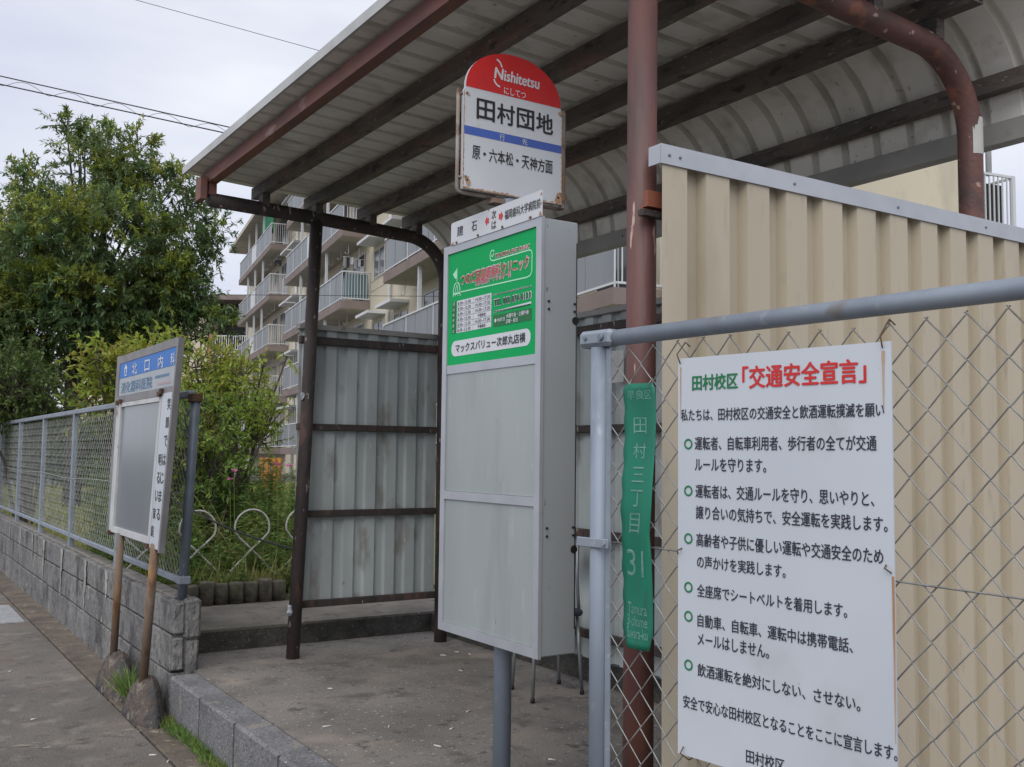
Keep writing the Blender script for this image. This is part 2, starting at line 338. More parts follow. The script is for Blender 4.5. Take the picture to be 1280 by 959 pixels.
def trap(u0, u1, pitch, depth, fl=.42, web=.06, start=0.0):
    """trapezoid sheet profile: list of (u, offset)"""
    pts = []; u = u0 - start
    while u < u1 + pitch:
        for du, d in ((0, 0), (fl * pitch, 0), ((fl + web) * pitch, depth), ((1 - web) * pitch, depth)): pts.append((u + du, d))
        u += pitch
    q = [p for p in pts if u0 <= p[0] <= u1]
    if q[0][0] > u0 + 1e-6: q.insert(0, (u0, q[0][1]))
    if q[-1][0] < u1 - 1e-6: q.append((u1, q[-1][1]))
    return q
def leaf(mb, p, d, L, wd, up=None):
    d = d.normalized(); s = d.cross(up or Vector((rnd.gauss(0, .5), rnd.gauss(0, .5), 1)))
    if s.length < 1e-4: s = d.orthogonal()
    s.normalize(); n = s.cross(d); m = p + d * L * .45 - n * wd * .12
    mb.add([p, m + s * wd / 2 + n * wd * .18, p + d * L - n * L * .08, m - s * wd / 2 + n * wd * .18], [(0, 1, 2, 3)])
def rv():
    while True:
        v = Vector((rnd.uniform(-1, 1), rnd.uniform(-1, 1), rnd.uniform(-1, 1)))
        if .01 < v.length < 1: return v
def foliage(mb, c, rad, n_twig, per, L, wd, flat_=.8, sprig=.35, droop=.1, tw=None):
    """a spray of leafy twigs filling a lumpy ellipsoid round c"""
    for _ in range(n_twig):
        q = rv(); q = q.normalized() * (q.length ** .5); st = c + Vector((q.x * rad, q.y * rad, q.z * rad * flat_))
        d = (q * .9 + Vector((0, 0, .45)) + rv() * .6).normalized(); ln = sprig * rnd.uniform(.5, 1.25)
        if tw is not None: tw.tube([st - d * ln * .5, st + d * ln], [.006, .002], 3, False)
        for k in range(per):
            t = (k + rnd.random()) / per; p = st + d * ln * t - Vector((0, 0, droop * ln * t * t)) + rv() * .012
            ld = (d * rnd.uniform(.2, .9) + rv() * .95 - Vector((0, 0, rnd.uniform(0, .35)))).normalized()
            leaf(mb, p, ld, L * rnd.uniform(.6, 1.2), wd * rnd.uniform(.7, 1.2))

# ------------------------------------------------------------------ ground, pavement, shelter floor
def S(name, mb, m): return kind(mb.build(name, m), 'structure')
def slab(lo, hi): return MB().box(lo, hi)
S('ground', slab((-900, -900, -1.2), (1200, 1500, -.262)), 'earth')
sw = MB()
ys = [-6, 1.2, 3.5, 5.84, 8.9, 11.9, 14.9, 17.9, 20.9, 40]
for a, b in zip(ys[:-1], ys[1:]):
    sw.boxf((-1.21, (a + b) / 2, -.3), (2.585, (b - a) / 2 - .004, .06), None, .006)
S('sidewalk', sw, 'sidewalk')
gu = MB()
yy = -6.0
while yy < 40:
    gu.boxf((1.505, yy + 1.0, -.302), (.112, .995, .058), None, .006); yy += 2.0
S('gutter_strip', gu, 'gutter')
S('shelter_floor', slab((1.735, -1.0, -.27), (9.0, 6.6, 0)), 'floor')
kb = MB(); yy = 6.02; kerb_y = []
while yy > -1.5:
    ln = rnd.choice((.58, .6, .62)); kb.boxf((1.655, yy - ln / 2, -.125), (.079, ln / 2 - .007, .13), None, .012); yy -= ln; kerb_y.append(yy)
S('kerb', kb, 'kerb')
kj = MB(); yy = 6.02; rk = random.Random(3)
for q in kerb_y: kj.box((1.580, q - .011, -.25), (1.73, q + .011, -.0035))
S('kerb_joint', kj, 'mortar')
st = MB().box((1.74, 6.6, -.1), (4.2, 7.62, .143)); S('step', st, 'step')
sf = MB().box((1.742, 6.594, -.05), (3.60, 6.5995, .128)); sf.box((3.60, 2.3, -.05), (3.75, 6.594, .13)); S('step_face', sf, 'stepface')
S('lawn', slab((1.76, 7.72, -.3), (13, 33, .17)), 'soil')
S('parking_lot', slab((1.76, 33, -.3), (60, 110, .12)), 'asphalt')
# pavement joint dirt and a strip of weeds at the kerb foot
kw = MB()
for _ in range(1500):
    y = rnd.uniform(4.2, 5.95); x = 1.572 - abs(rnd.gauss(0, .028)) * (1.3 - .5 * math.sin(y * 5))
    p = Vector((x, y, -.243)); d = Vector((rnd.gauss(-.3, .5), rnd.gauss(0, .5), 1))
    leaf(kw, p, d, rnd.uniform(.025, .07), .008)
kind(kw.build('kerbside_grass', 'weed'), 'stuff')

jd = MB()
for _ in range(150):
    x = rnd.uniform(-.6, 1.37); y = 5.84 + rnd.gauss(0, .035) + .02 * math.sin(x * 5); r_ = rnd.uniform(.006, .034)
    n_ = rnd.randint(5, 8); jd.add([(min(1.38, x + r_ * rnd.uniform(.6, 1.6) * math.cos(6.283 * k / n_)), y + r_ * rnd.uniform(.3, .8) * math.sin(6.283 * k / n_), -.2385 - .00002 * _) for k in range(n_)], [tuple(range(n_))])
S('pavement_deposit', jd, 'deposit')
# drain cover in the pavement
dc = MB().box((.95, 9.98, -.2405), (1.33, 11.1, -.232))
for i in range(24): dc.box((.97 + .0145 * i, 10.02, -.232), (.975 + .0145 * i, 11.06, -.228))
tag(dc.build('drain_cover', 'grate', None, (1.14, 10.5, -.24)), 'pale ribbed steel drain cover set in the pavement', 'drain cover')

# ------------------------------------------------------------------ block wall on the left
bw = thing('block_wall', 'low grey split-faced block wall carrying the long wire fence beside the pavement', 'wall', (1.66, 6, -.26))
cour = [(-.26, -.008), (.004, .214), (.226, .41)]
mo = MB().box((1.615, 6.14, -.3), (1.735, 40, .395)); mo.build('mortar_core', 'mortar', bw)
blk = MB()
for k, (z0, z1) in enumerate(cour):
    y = 6.12 + (.2 if k % 2 else 0)
    if k % 2: blk.boxf((1.672, 6.22, (z0 + z1) / 2), (.072, .0985, (z1 - z0) / 2), None, .006)
    while y < 39:
        j = rnd.uniform(-.004, .004)
        blk.boxf((1.672 + j, y + .2, (z0 + z1) / 2), (.072, .1996, (z1 - z0) / 2), None, .006); y += .4
blk.build('block_courses', 'block', bw)
cp_ = MB()
y = 6.2
while y < 39:
    cp_.boxf((1.69, y + .5, .416), (.05, .5, .008), None, .004); y += 1.0
cp_.build('mortar_cap', 'wallcap', bw)
for q in (7.93, 8.75, 9.87, 10.9, 11.65, 12.6, 13.5, 15.3, 17.15):
    mb = MB(); z1_ = .408; z0_ = z1_ - rnd.choice((.2, .24, .42)); nn2 = 14; L_ = []; R_ = []
    for i in range(nn2 + 1):
        z_ = z1_ + (z0_ - z1_) * i / nn2; w_ = (.062 * (1 - .75 * i / nn2)) * rnd.uniform(.35, 1.25); c_2 = q + rnd.uniform(-.012, .012)
        L_.append((1.5935, c_2 - w_, z_)); R_.append((1.5935, c_2 + w_, z_))
    mb.strip(L_, R_).build('lime_streak', 'lime', bw)
ec = MB().boxf((1.722, 6.150, .305), (.050, .062, .118), None, .018); ec.boxf((1.728, 6.165, .055), (.040, .060, .128), None, .014); ec.boxf((1.640, 6.108, .312), (.036, .018, .092), None, .012); ec.boxf((1.642, 6.11, .105), (.034, .014, .095), None, .010)
ec.build('end_block', 'block', bw)

# long chain-link fence on the wall
FX = 1.665
lf = thing('chain_link_fence', 'long galvanised wire fence on the grey block wall running into the distance', 'fence', (FX, 6, .41))
py = [7.93, 9.87, 11.65, 13.5, 15.3, 17.15, 19, 21, 23, 25, 27, 29]
for q in py: MB().boxf((FX, q, 1.01), (.022, .026, .62), None, .006).build('post', 'galv', lf)
MB().tube([(FX + .012, 6.185, .38), (FX + .012, 6.035, 1.615)], .029, 16).build('post', 'galvdark', lf)['label'] = 'dark blue-grey round end post'
MB().boxf((FX, 18.08, 1.64), (.024, 12.0, .021), None, .006).build('top_rail', 'galv', lf)
MB().boxf((FX, 18.15, .525), (.016, 11.96, .019), None, .005).build('bottom_rail', 'galv', lf)
MB().boxf((FX + .012, 6.045, 1.615), (.034, .045, .026), None, .005).build('rail_bracket', 'rust', lf)
MB().boxf((FX + .01, 6.165, .53), (.036, .04, .024), None, .005).build('rail_bracket', 'galv', lf)
def chain_mesh(P, t0, t1, z0, z1, wd, ht, r, sag=0.0, n=4):
    """interlocking zigzag wires; P(t, off, z) maps to the world"""
    mb = MB(); k = 0; t = t0
    while t < t1:
        pts = []; j = 0; z = z0
        while z <= z1 + 1e-6:
            side = 1 if (j + k) % 2 else -1
            o = .55 * r * (1 if j % 2 else -1) * side
            tt = t + wd / 4 + side * (wd / 4 + r * .7)
            zz = z + sag * math.sin(t * 9 + z * 3) + rnd.gauss(0, 1) * ht * .012
            for e in ((-.10, .55), (0, 1), (.10, .55)):
                f = abs(e[0]) * 2
                pts.append(P(tt - side * f * wd / 2 * .55, o + r * .4 * math.sin(e[0] * 15), zz + e[0] * ht * .42 + (k % 2) * 0))
            z += ht / 2; j += 1
        mb.tube(pts, r, n, False, True)
        t += wd / 2; k += 1
    return mb
chain_mesh(lambda t, o, z: (FX + o, t, z), 6.12, 24, .545, 1.62, .075, .075, .0017, n=3).build('wire_mesh', 'wirefar', lf)
MB().tube([(FX - .03, 6.1 + i * .5, 1.05 - .012 * math.sin(i)) for i in range(37)], .0022, 4).build('tension_wire', 'wirefar', lf)

# ------------------------------------------------------------------ notice board on two rusty posts in concrete mounds
def mound(name, x, y, rx, ry, h, label):
    mb = MB(); n = 30; mm = 12; vs = []
    for j in range(mm + 1):
        r = 1 - j / mm
        for k in range(n):
            b = 2 * math.pi * k / n; q = 1 + .05 * math.sin(3 * b + x * 9 + y) + .02 * math.sin(7 * b + j * .5)
            zz = h * (1 - r ** 2.8) * (1 + .03 * math.sin(4 * b + 1.3 * y)) if j < mm else h
            vs.append((min(x + rx * r * math.cos(b) * q + .03 * (1 - r), 1.596), y + ry * r * math.sin(b) * q + rnd.uniform(-.005, .005), -.26 + zz + (rnd.uniform(-.006, .006) if 0 < j else 0)))
    fs = [(j * n + k, j * n + (k + 1) % n, (j + 1) * n + (k + 1) % n, (j + 1) * n + k) for j in range(mm) for k in range(n)]
    mb.add(vs, fs, True)
    return tag(mb.build(name, 'mound', None, (x, y, -.26)), label, 'footing', 'concrete footings of the notice board')
mound('concrete_footing', 1.475, 6.93, .10, .40, .25, 'brown concrete footing mound round the rusty post farther from the kerb, weed beside it')
mound('concrete_footing', 1.475, 6.16, .105, .31, .24, 'brown concrete footing mound round the rusty post nearest the kerb')
NX = 1.47
nb = thing('notice_board', 'weathered grey notice board with blue clinic header on two rusty posts before the block wall', 'notice board', (NX, 6.55, -.06))
def SH(y): return .11 + .11 * (7.26 - y) / 1.46
def NP(y, z, off=0.0):           # face of the board, which leans sideways along the wall
    return Vector((NX - off, y - SH(y) * (z - 1.3), z))
def NM(off):                     # for measured positions: undo the lean first
    return lambda y, z: Vector((NX - off, y, z))
def nbox(y0, y1, z0, z1, d0, d1):
    mb = MB(); vs = [NP(y, z, o) for y in (y0, y1) for z in (z0, z1) for o in (d0, d1)]
    return mb.add(vs, [(0, 1, 3, 2), (4, 6, 7, 5), (0, 4, 5, 1), (2, 3, 7, 6), (0, 2, 6, 4), (1, 5, 7, 3)])
MB().tube([(1.47, 7.0, -.06), (1.47, 6.915, .76)], .024, 12).build('post', 'rustpost', nb)
MB().tube([(1.465, 6.17, -.07), (1.47, 6.02, .76)], .026, 12).build('post', 'rustpost', nb)
fr = MB()
for a in ((7.27, 7.18, .725, 1.935), (5.802, 5.775, .72, 1.925), (7.18, 5.802, 1.88, 1.93), (7.18, 5.802, 1.615, 1.66)):
    q = nbox(*a, -.026, .007); fr.add(q.v, q.f)
q = nbox(7.18, 5.802, .735, 1.88, -.034, -.022); fr.add(q.v, q.f)
fr.build('frame', 'nbframe', nb)
hd = nbox(7.178, 5.804, 1.778, 1.879, -.02, .004).build('header_panel', 'nbblue', nb)
hd['label'] = 'blue header panel with white writing'
wl = MB(); Q = NM(.0055)
for t, a, b, c, d in (('北', 6.752, 1.786, 6.615, 1.858), ('口', 6.415, 1.785, 6.29, 1.852), ('内', 6.086, 1.782, 5.967, 1.852), ('科', 5.80, 1.78, 5.715, 1.85)):
    write(MB(), t, a, b, c, d, Q, .022).build('lettering', 'white', hd)
flat(wl, [(6.97, 1.805), (6.97, 1.835), (6.985, 1.835), (6.94, 1.862), (6.94, 1.872), (6.93, 1.872), (6.93, 1.862), (6.885, 1.835), (6.90, 1.835), (6.90, 1.805), (6.92, 1.805), (6.92, 1.835), (6.95, 1.835), (6.95, 1.805)], Q)
flat(wl, [(6.97, 1.79), (6.90, 1.79), (6.90, 1.798), (6.97, 1.798)], Q)
wl.build('emblem', 'white', hd)
sp = nbox(7.178, 5.804, 1.662, 1.777, -.02, .003).build('sub_panel', 'nbpale', nb)
write(MB(), '消化器科医院', 7.06, 1.675, 6.22, 1.748, NM(.0045), .02).build('lettering', 'fadedblue', sp)
fb = MB()
for i in range(7): flat(fb, [(6.15 - .047 * i, 1.725), (6.115 - .047 * i, 1.725), (6.115 - .047 * i, 1.741), (6.15 - .047 * i, 1.741)], NM(.0045))
fb.build('faded_mark', 'fadedblue', sp)
fb = MB()
for i in range(6): flat(fb, [(6.09 - .053 * i, 1.682), (6.05 - .053 * i, 1.682), (6.05 - .053 * i, 1.697), (6.09 - .053 * i, 1.697)], NM(.0045))
fb.build('faded_mark', 'fadedpink', sp)
cs = MB()
for a in ((7.179, 7.06, .752, 1.612), (7.06, 6.015, 1.585, 1.612), (7.06, 6.015, .752, .79), (6.06, 6.015, .79, 1.585)):
    q = nbox(*a, -.02, .010); cs.add(q.v, q.f)
cs.build('case_trim', 'nbwhite', nb)
nbox(7.06, 6.06, .79, 1.585, -.02, -.004).build('glass_pane', 'nbglass', nb)
vp = nbox(6.013, 5.804, .735, 1.628, -.02, .008).build('slogan_plate', 'noticewhite', nb)
vl = MB(); Q = NM(.0095)
for i, t in enumerate('笑顔ではじまる'):
    c, z = (5.788, 5.81, 5.832, 5.856, 5.885, 5.915, 5.938)[i], 1.563 - .1045 * i; write(MB(), t, c + .036, z - .032, c - .036, z + .032, Q, .012).build('lettering', 'ink', vp)
for i, t in enumerate('明るい家庭'):
    c, z = (5.945, 5.968, 5.993, 6.03, 6.06)[i], 1.246 - .103 * i; write(MB(), t, c + .034, z - .032, c - .034, z + .032, Q, .012).build('lettering', 'ink', vp)
hn = MB()
for y, z in ((7.13, 1.615), (7.05, 1.62), (6.05, 1.625), (6.01, 1.64), (7.14, .745), (6.03, .74)): 
    nbox(y + .02, y - .02, z - .015, z + .015, .01, .026).build('hinge', 'rust', nb)

# ------------------------------------------------------------------ bus shelter
YF, YN = 6.2, 2.17
sh = thing('bus_shelter', 'steel pipe bus shelter with curved corrugated roof and sheet metal sides', 'bus shelter', (2.6, 4.2, 0))
def frame(Y, dn, m):
    pts = [Vector((1.76, Y, 2.862)), Vector((2.5, Y, 2.842)), Vector((3.14, Y, 2.812))]
    pts += arc((3.14, 2.502), .31, 88, 0, 12, lambda a, b: Vector((a, Y, b)))
    pts += [Vector((3.45, Y, 2.3)), Vector((3.455, Y, 1.2)), Vector((3.46, Y, dn))]
    return MB().tube(pts, .0445, 20)
frame(YF, -.02, 0).build('frame_pipe', 'shadedpaint', sh)['label'] = 'weathered bent pipe at the far end, backlit darkness in its colour'
frame(YN, -.02, 0).build('frame_pipe', 'oxidepipe', sh)['label'] = 'red-brown bent pipe at the near end'
MB().tube([(2.372, 6.16, -.02), (2.43, 6.18, 1.4), (2.475, YF, 2.83)], .042, 20).build('pole', 'shadedpaint', sh)
MB().tube([(1.832, YN, -.02), (1.842, YN, 1.4), (1.848, YN, 2.86)], .0425, 24).build('pole', 'oxide', sh)
# purlins
PUR = [(1.745, 1.805, 2.962, 3.035, 'purlinred'), (2.09, 2.145, 2.948, 3.020, 'purlin'), (2.45, 2.505, 2.929, 3.003, 'purlin'), (2.84, 2.895, 2.912, 2.988, 'purlin'), (3.19, 3.245, 2.898, 2.980, 'purlin')]
for x0, x1, z0, z1, m in PUR:
    mb = MB(); y0, y1 = 1.98, 6.38; t = .006; xm = (x0 + x1) / 2
    mb.box((x0, y0, z0), (x0 + t, y1, z1)); mb.box((x0 + t, y0, z0), (x1, y1, z0 + t)); mb.box((x0 + t, y0, z1 - t), (x1, y1, z1))
    mb.box((x1 - t, y0, z0 + t), (x1, y1, z0 + .018)); mb.box((x1 - t, y0, z1 - .018), (x1, y1, z1 - t))
    pu = mb.build('purlin', m, sh)
    for Y in (YF, YN): MB().box((xm - .024, Y - .04, z0 - .075), (xm + .024, Y + .04, z0 - .001)).build('cleat', m, pu)
MB().box((3.535, 2.0, 2.69), (3.59, 6.38, 2.755)).build('purlin', 'purlin', sh)
for Y in (YF, YN): MB().box((1.695, Y - .055, 2.85), (1.735, Y + .055, 2.99)).build('end_plate', 'purlinred', sh)
# corrugated roof: profile runs along Y, sheet follows a path in X-Z
path = [(1.665, 3.064), (1.9, 3.052), (2.3, 3.033), (2.7, 3.017), (3.0, 3.008), (3.2, 3.003)]
path += [(3.2 + .425 * math.sin(R(a)), 2.578 + .425 * math.cos(R(a))) for a in (8, 16, 24, 32, 40, 48, 56, 64, 72, 80, 88)] + [(3.63, 2.53)]
prof = trap(1.9, 6.42, .165, .034, .74, .06)
nrm = []
for i in range(len(path)):
    a = Vector(path[max(i - 1, 0)]); b = Vector(path[min(i + 1, len(path) - 1)]); d = (b - a).normalized(); nrm.append(Vector((-d.y, d.x)))
vs = []; fs = []
for (u, o) in prof:
    for (x, z), n_ in zip(path, nrm): vs.append((x + n_.x * o, u, z + n_.y * o))
k = len(path)
for i in range(len(prof) - 1):
    for j in range(k - 1): fs.append((i * k + j, i * k + j + 1, (i + 1) * k + j + 1, (i + 1) * k + j))
mb = MB().add(vs, fs)
ro = mb.build('roof_sheet', 'roof', sh)
md = ro.modifiers.new('thickness', 'SOLIDIFY'); md.thickness = .0025; md.offset = 0
ed = MB().box((1.652, 1.9, 3.052), (1.664, 6.42, 3.098)); ed.build('eave_trim', 'roofedge', ro)
gc = MB(); gc.box((3.595, 1.93, 2.505), (3.60, 6.42, 2.588)); gc.box((3.60, 1.93, 2.505), (3.66, 6.42, 2.51)); gc.box((3.655, 1.93, 2.51), (3.66, 6.42, 2.588))
for Y in (2.3, 3.0, 3.7, 4.4, 5.1, 5.8): gc.tube([(3.588, Y, 2.548), (3.596, Y, 2.548)], .008, 8)
gc.build('gutter_channel', 'channel', sh)
# far side panel with rails
def sheet(name, m, P, u0, u1, z0, z1, pitch, depth, start=0, lab=None, parent=sh, fl=.40, web=.07):
    pr = trap(u0, u1, pitch, depth, fl, web, start)
    mb = MB(); A = [P(u, o, z0) for u, o in pr]; B = [P(u, o, z1) for u, o in pr]; mb.strip(A, B)
    o = mb.build(name, m, parent); md = o.modifiers.new('thickness', 'SOLIDIFY'); md.thickness = .002; md.offset = 0
    if lab: o['label'] = lab
    return o
sheet('side_panel', 'panel', lambda u, o, z: (u, 6.285 - o, z), 2.41, 3.43, .30, 2.13, .152, .026, .04, 'grey ribbed sheet at the far end')
mb = MB(); mb.boxf((2.92, 6.27, 2.125), (.53, .035, .018), None, .003); mb.build('panel_cap', 'channel', sh)
for z, h in ((2.035, .026), (1.465, .022), (.90, .022), (.32, .022)):
    MB().boxf((2.92, 6.235, z), (.53, .02, h), None, .004).build('panel_rail', 'shadedpaint', sh)
sheet('back_panel', 'panel', lambda u, o, z: (3.545 - o, u, z), 2.2, 6.2, .16, 2.10, .165, .025, .02)
MB().boxf((3.53, 4.2, 2.115), (.035, 2.02, .017), None, .003).build('panel_cap', 'channel', sh)
for z, h in ((2.02, .024), (1.45, .022), (.86, .022), (.30, .022)):
    MB().boxf((3.495, 4.2, z), (.02, 1.96, h), None, .004).build('panel_rail', 'shadedpaint', sh)
# near side panel, beige
sheet('side_panel', 'beige', lambda u, o, z: (u, 2.092 - o, z), 1.825, 4.0, .02, 2.118, .165, .032, .165 * .39, 'beige ribbed sheet at the near end', sh, .33, .06)
mb = MB(); mb.boxf((2.913, 2.055, 2.130), (1.098, .002, .0255)); mb.boxf((2.913, 2.079, 2.1575), (1.098, .026, .002)); mb.boxf((1.8135, 2.079, 2.130), (.0015, .0235, .0255))
cpn = mb.build('panel_cap', 'cap', sh)
mb = MB()
for x in (1.845, 1.885, 2.35, 2.85, 3.35): mb.tube([(x, 2.049, 2.130), (x, 2.053, 2.130)], [.0035, .005], 8)
mb.build('rivet', 'galvdark', cpn)
mb = MB(); mb.box((1.80, 2.092, 1.990), (1.875, 2.112, 2.035)); mb.box((1.80, 2.112, 1.985), (1.875, 2.125, 1.995)); mb.build('bracket', 'primer', sh)
mb = MB(); mb.box((1.792, 2.10, 1.966), (1.90, 2.125, 1.984)); mb.tube([(1.885, 2.11, 1.95), (1.885, 2.11, 1.97)], .011, 8); mb.build('bracket_bolt', 'shadedpaint', sh)
stv = []
for z in (2.435, 2.46, 2.5, 2.54, 2.575):
    for a in range(225, 300, 12): stv.append((3.45 + .0456 * math.cos(R(a)), YN + .0456 * math.sin(R(a)), z))
nn = len(range(225, 300, 12)); MB().add(stv, [(i * nn + j, i * nn + j + 1, (i + 1) * nn + j + 1, (i + 1) * nn + j) for i in range(4) for j in range(nn - 1)], True).build('sticker', 'paper', sh)
ps = MB().box((3.466, 4.225, 1.70), (3.470, 4.33, 1.875)); tag(ps.build('paper_notice', 'paper', None, (3.47, 4.28, 1.70)), 'small white paper notice on the back wall behind the fence post', 'notice')

# ------------------------------------------------------------------ bus stop pole
BX, BY = 1.873, 2.92
bs = thing('bus_stop', 'bus stop pole with grey cabinet, green clinic poster and round-topped red and white sign', 'bus stop', (BX, BY, 0))
MB().tube([(BX, BY, -.02), (BX, BY, 2.188)], .0305, 24).build('pole', 'pole', bs)
tilt = .008
cbm = MB().boxf((1.8775, 2.921, 1.365), (.0685, .3145, .694), None, .004); cab = cbm.build('cabinet', 'cabinet', bs)
mb = MB()                                   # mitred door frame on the street face
y0, y1, z0, z1, fwd, xx = 3.24, 2.602, .667, 2.063, .030, 1.809
def fpoly(p): mb.prism([(xx, a, b) for a, b in p], (-.012, 0, 0))
fpoly([(y0, z0), (y1, z0), (y1 + fwd, z0 + fwd), (y0 - fwd, z0 + fwd)]); fpoly([(y1, z0 + .0005), (y1, z1 - .0005), (y1 + fwd, z1 - fwd), (y1 + fwd, z0 + fwd + .0005)])
fpoly([(y1, z1), (y0, z1), (y0 - fwd, z1 - fwd), (y1 + fwd, z1 - fwd)]); fpoly([(y0, z1 - .0005), (y0, z0 + .0005), (y0 - fwd, z0 + fwd + .0005), (y0 - fwd, z1 - fwd - .0005)])
mb.box((1.797, y1 + fwd, 1.137), (1.809, y0 - fwd, 1.166)); mb.build('door_frame', 'cap', cab)
MB().box((1.803, 2.633, .698), (1.809, 3.209, 1.136)).build('lower_board', 'frost', cab)
MB().box((1.803, 2.633, 1.167), (1.809, 3.209, 1.590)).build('upper_board', 'frost', cab)
MB().box((1.7995, 2.633, 1.590), (1.809, 3.209, 1.621)).build('board_strip', 'cap', cab)
MB().box((1.802, 2.633, 1.621), (1.809, 3.209, 2.0325)).build('poster', 'green', cab)
mb = MB()
for y, z in ((2.6065, 1.82),): pass
for dz in (1.79, 1.765, 1.07, 1.045):
    for x in (1.83, 1.932): mb.tube([(x, 2.606, dz), (x, 2.601, dz)], [.0045, .003], 8)
mb.tube([(1.94, 2.6055, .75), (1.94, 2.6055, 1.99)], .0022, 4)
mb.build('rivet', 'black', cab)
mb = MB()
for z in (1.735, 1.0): mb.tube([(1.936, 2.608, z), (1.936, 2.604, z)], .013, 12)
mb.build('key_hole', 'black', cab)
PX = lambda off: (lambda y, z: Vector((1.802 - off, y, z)))
pl1, pl2, pl3 = PX(.0008), PX(.0014), PX(.0020)
mb = MB()
write(mb, 'つのだ耳鼻咽喉科クリニック', 3.118, 1.903, 2.678, 1.950, pl1, .035); write(mb, '耳鼻咽喉科・アレルギー科', 3.015, 1.8895, 2.785, 1.9145, pl1, .04); write(mb, 'TSUNODA ENT CLINIC', 2.888, 1.969, 2.675, 1.985, pl1, .05)
write(mb, 'http://www.tsunoda-ent-clinic.com', 2.892, 1.839, 2.664, 1.8485, pl1, .04)
write(mb, 'TEL 092-874-4133', 2.892, 1.803, 2.662, 1.828, pl1, .04)
flat(mb, [(2.891, 1.781), (2.663, 1.787), (2.663, 1.7935), (2.891, 1.7875)], pl1)
flat(mb, rrect(3.180, 1.652, 2.665, 1.708, .027), pl1)
flat(mb, [(3.144, 1.736), (2.907, 1.736), (2.907, 1.853), (3.144, 1.853)], pl1)
mb.build('white_print', 'white', cab)
mb = MB()
band(mb, [(3.17, 1.884), (3.1, 1.883), (2.69, 1.876), (2.672, 1.879), (2.662, 1.89), (2.661, 1.95), (2.666, 1.96), (2.678, 1.964), (2.9, 1.9635), (2.913, 1.967), (2.920, 1.978), (2.919, 1.99), (2.912, 1.999), (2.901, 2.0), (2.894, 1.994)], .0045, pl1)
band(mb, [(2.911, 1.985), (2.905, 1.977), (2.896, 1.988)], .005, pl1)
band(mb, [(3.172, 1.872), (3.17, 1.90), (3.162, 1.917), (3.147, 1.923), (3.132, 1.915), (3.125, 1.898), (3.122, 1.870)], .0055, pl1)
band(mb, [(3.157, 1.872), (3.155, 1.90), (3.147, 1.915)], .004, pl1); band(mb, [(3.139, 1.872), (3.141, 1.90), (3.147, 1.915)], .004, pl1)
band(mb, [(3.147, 1.92), (3.147, 1.975)], .005, pl1); band(mb, [(3.174, 1.880), (3.12, 1.880)], .005, pl2)
flat(mb, [(3.147, 1.935), (3.160, 1.938), (3.176, 1.955), (3.165, 1.962), (3.147, 1.972)], pl2)
mb.build('mint_print', 'mint', cab)
mb = MB()
write(mb, 'つのだ耳鼻咽喉科クリニック', 3.116, 1.906, 2.68, 1.947, pl3, .006); write(mb, '耳鼻咽喉科・アレルギー科', 3.013, 1.892, 2.787, 1.912, pl3, 0); write(mb, 'TSUNODA ENT CLINIC', 2.886, 1.971, 2.677, 1.983, pl3, .0)
mb.build('red_print', 'pinkred', cab)
mb = MB()
flat(mb, [(2.894, 1.733), (2.661, 1.733), (2.661, 1.773), (2.894, 1.773)], pl1)
mb.build('dark_green_print', 'dkgreen', cab)
for i in range(6): flat(MB(), [(3.180, 1.7365 + .0195 * i), (3.151, 1.7365 + .0195 * i), (3.151, 1.7545 + .0195 * i), (3.180, 1.7545 + .0195 * i)], pl1).build('weekday_cell', 'dkgreen', cab)
for a_ in (('休診日', 2.866, 1.7475, 2.8195, 1.7605, pl3, .02), ('木曜午後・土曜午後', 2.81, 1.7535, 2.675, 1.7685, pl3, .025), ('日曜・祝日', 2.81, 1.736, 2.741, 1.750, pl3, .025)): write(MB(), *a_).build('white_lettering', 'white', cab)
mb = MB()
flat(mb, ring(2.878, 1.754, .0065), pl3)
for i, t in enumerate('土金木水火月'): write(MB(), t, 3.173, 1.7395 + .0195 * i, 3.158, 1.7515 + .0195 * i, pl3, .01).build('white_lettering', 'white', cab)
mb.build('print_dot', 'white', cab)
mb = MB()
write(mb, 'マックスバリュー次郎丸店横', 3.148, 1.6645, 2.695, 1.696, pl3, .018)
write(mb, 'TEL 092-874-4133', 2.889, 1.805, 2.665, 1.826, pl3, .004); write(mb, 'http://www.tsunoda-ent-clinic.com', 2.889, 1.8405, 2.667, 1.847, pl3, .0)
for i in range(24): flat(mb, [(2.888 - .0093 * i, 1.7825), (2.882 - .0093 * i, 1.7825), (2.882 - .0093 * i, 1.787), (2.888 - .0093 * i, 1.787)], pl3)
for i in range(6):
    z = 1.739 + .0195 * i; write(mb, '8:30~12:30', 3.137, z, 3.045, z + .0115, pl3, -.004)
    if i in (0, 2): write(mb, '午後休診', 2.995, z, 2.942, z + .0125, pl3, .005)
    else: write(mb, '14:30~17:30', 3.014, z, 2.915, z + .0115, pl3, -.004)
    if i: band(mb, [(3.144, 1.7355 + .0195 * i), (2.907, 1.7355 + .0195 * i)], .0009, pl2)
band(mb, [(3.028, 1.736), (3.028, 1.853)], .0009, pl2)
mb.build('black_lettering', 'ink', cab)
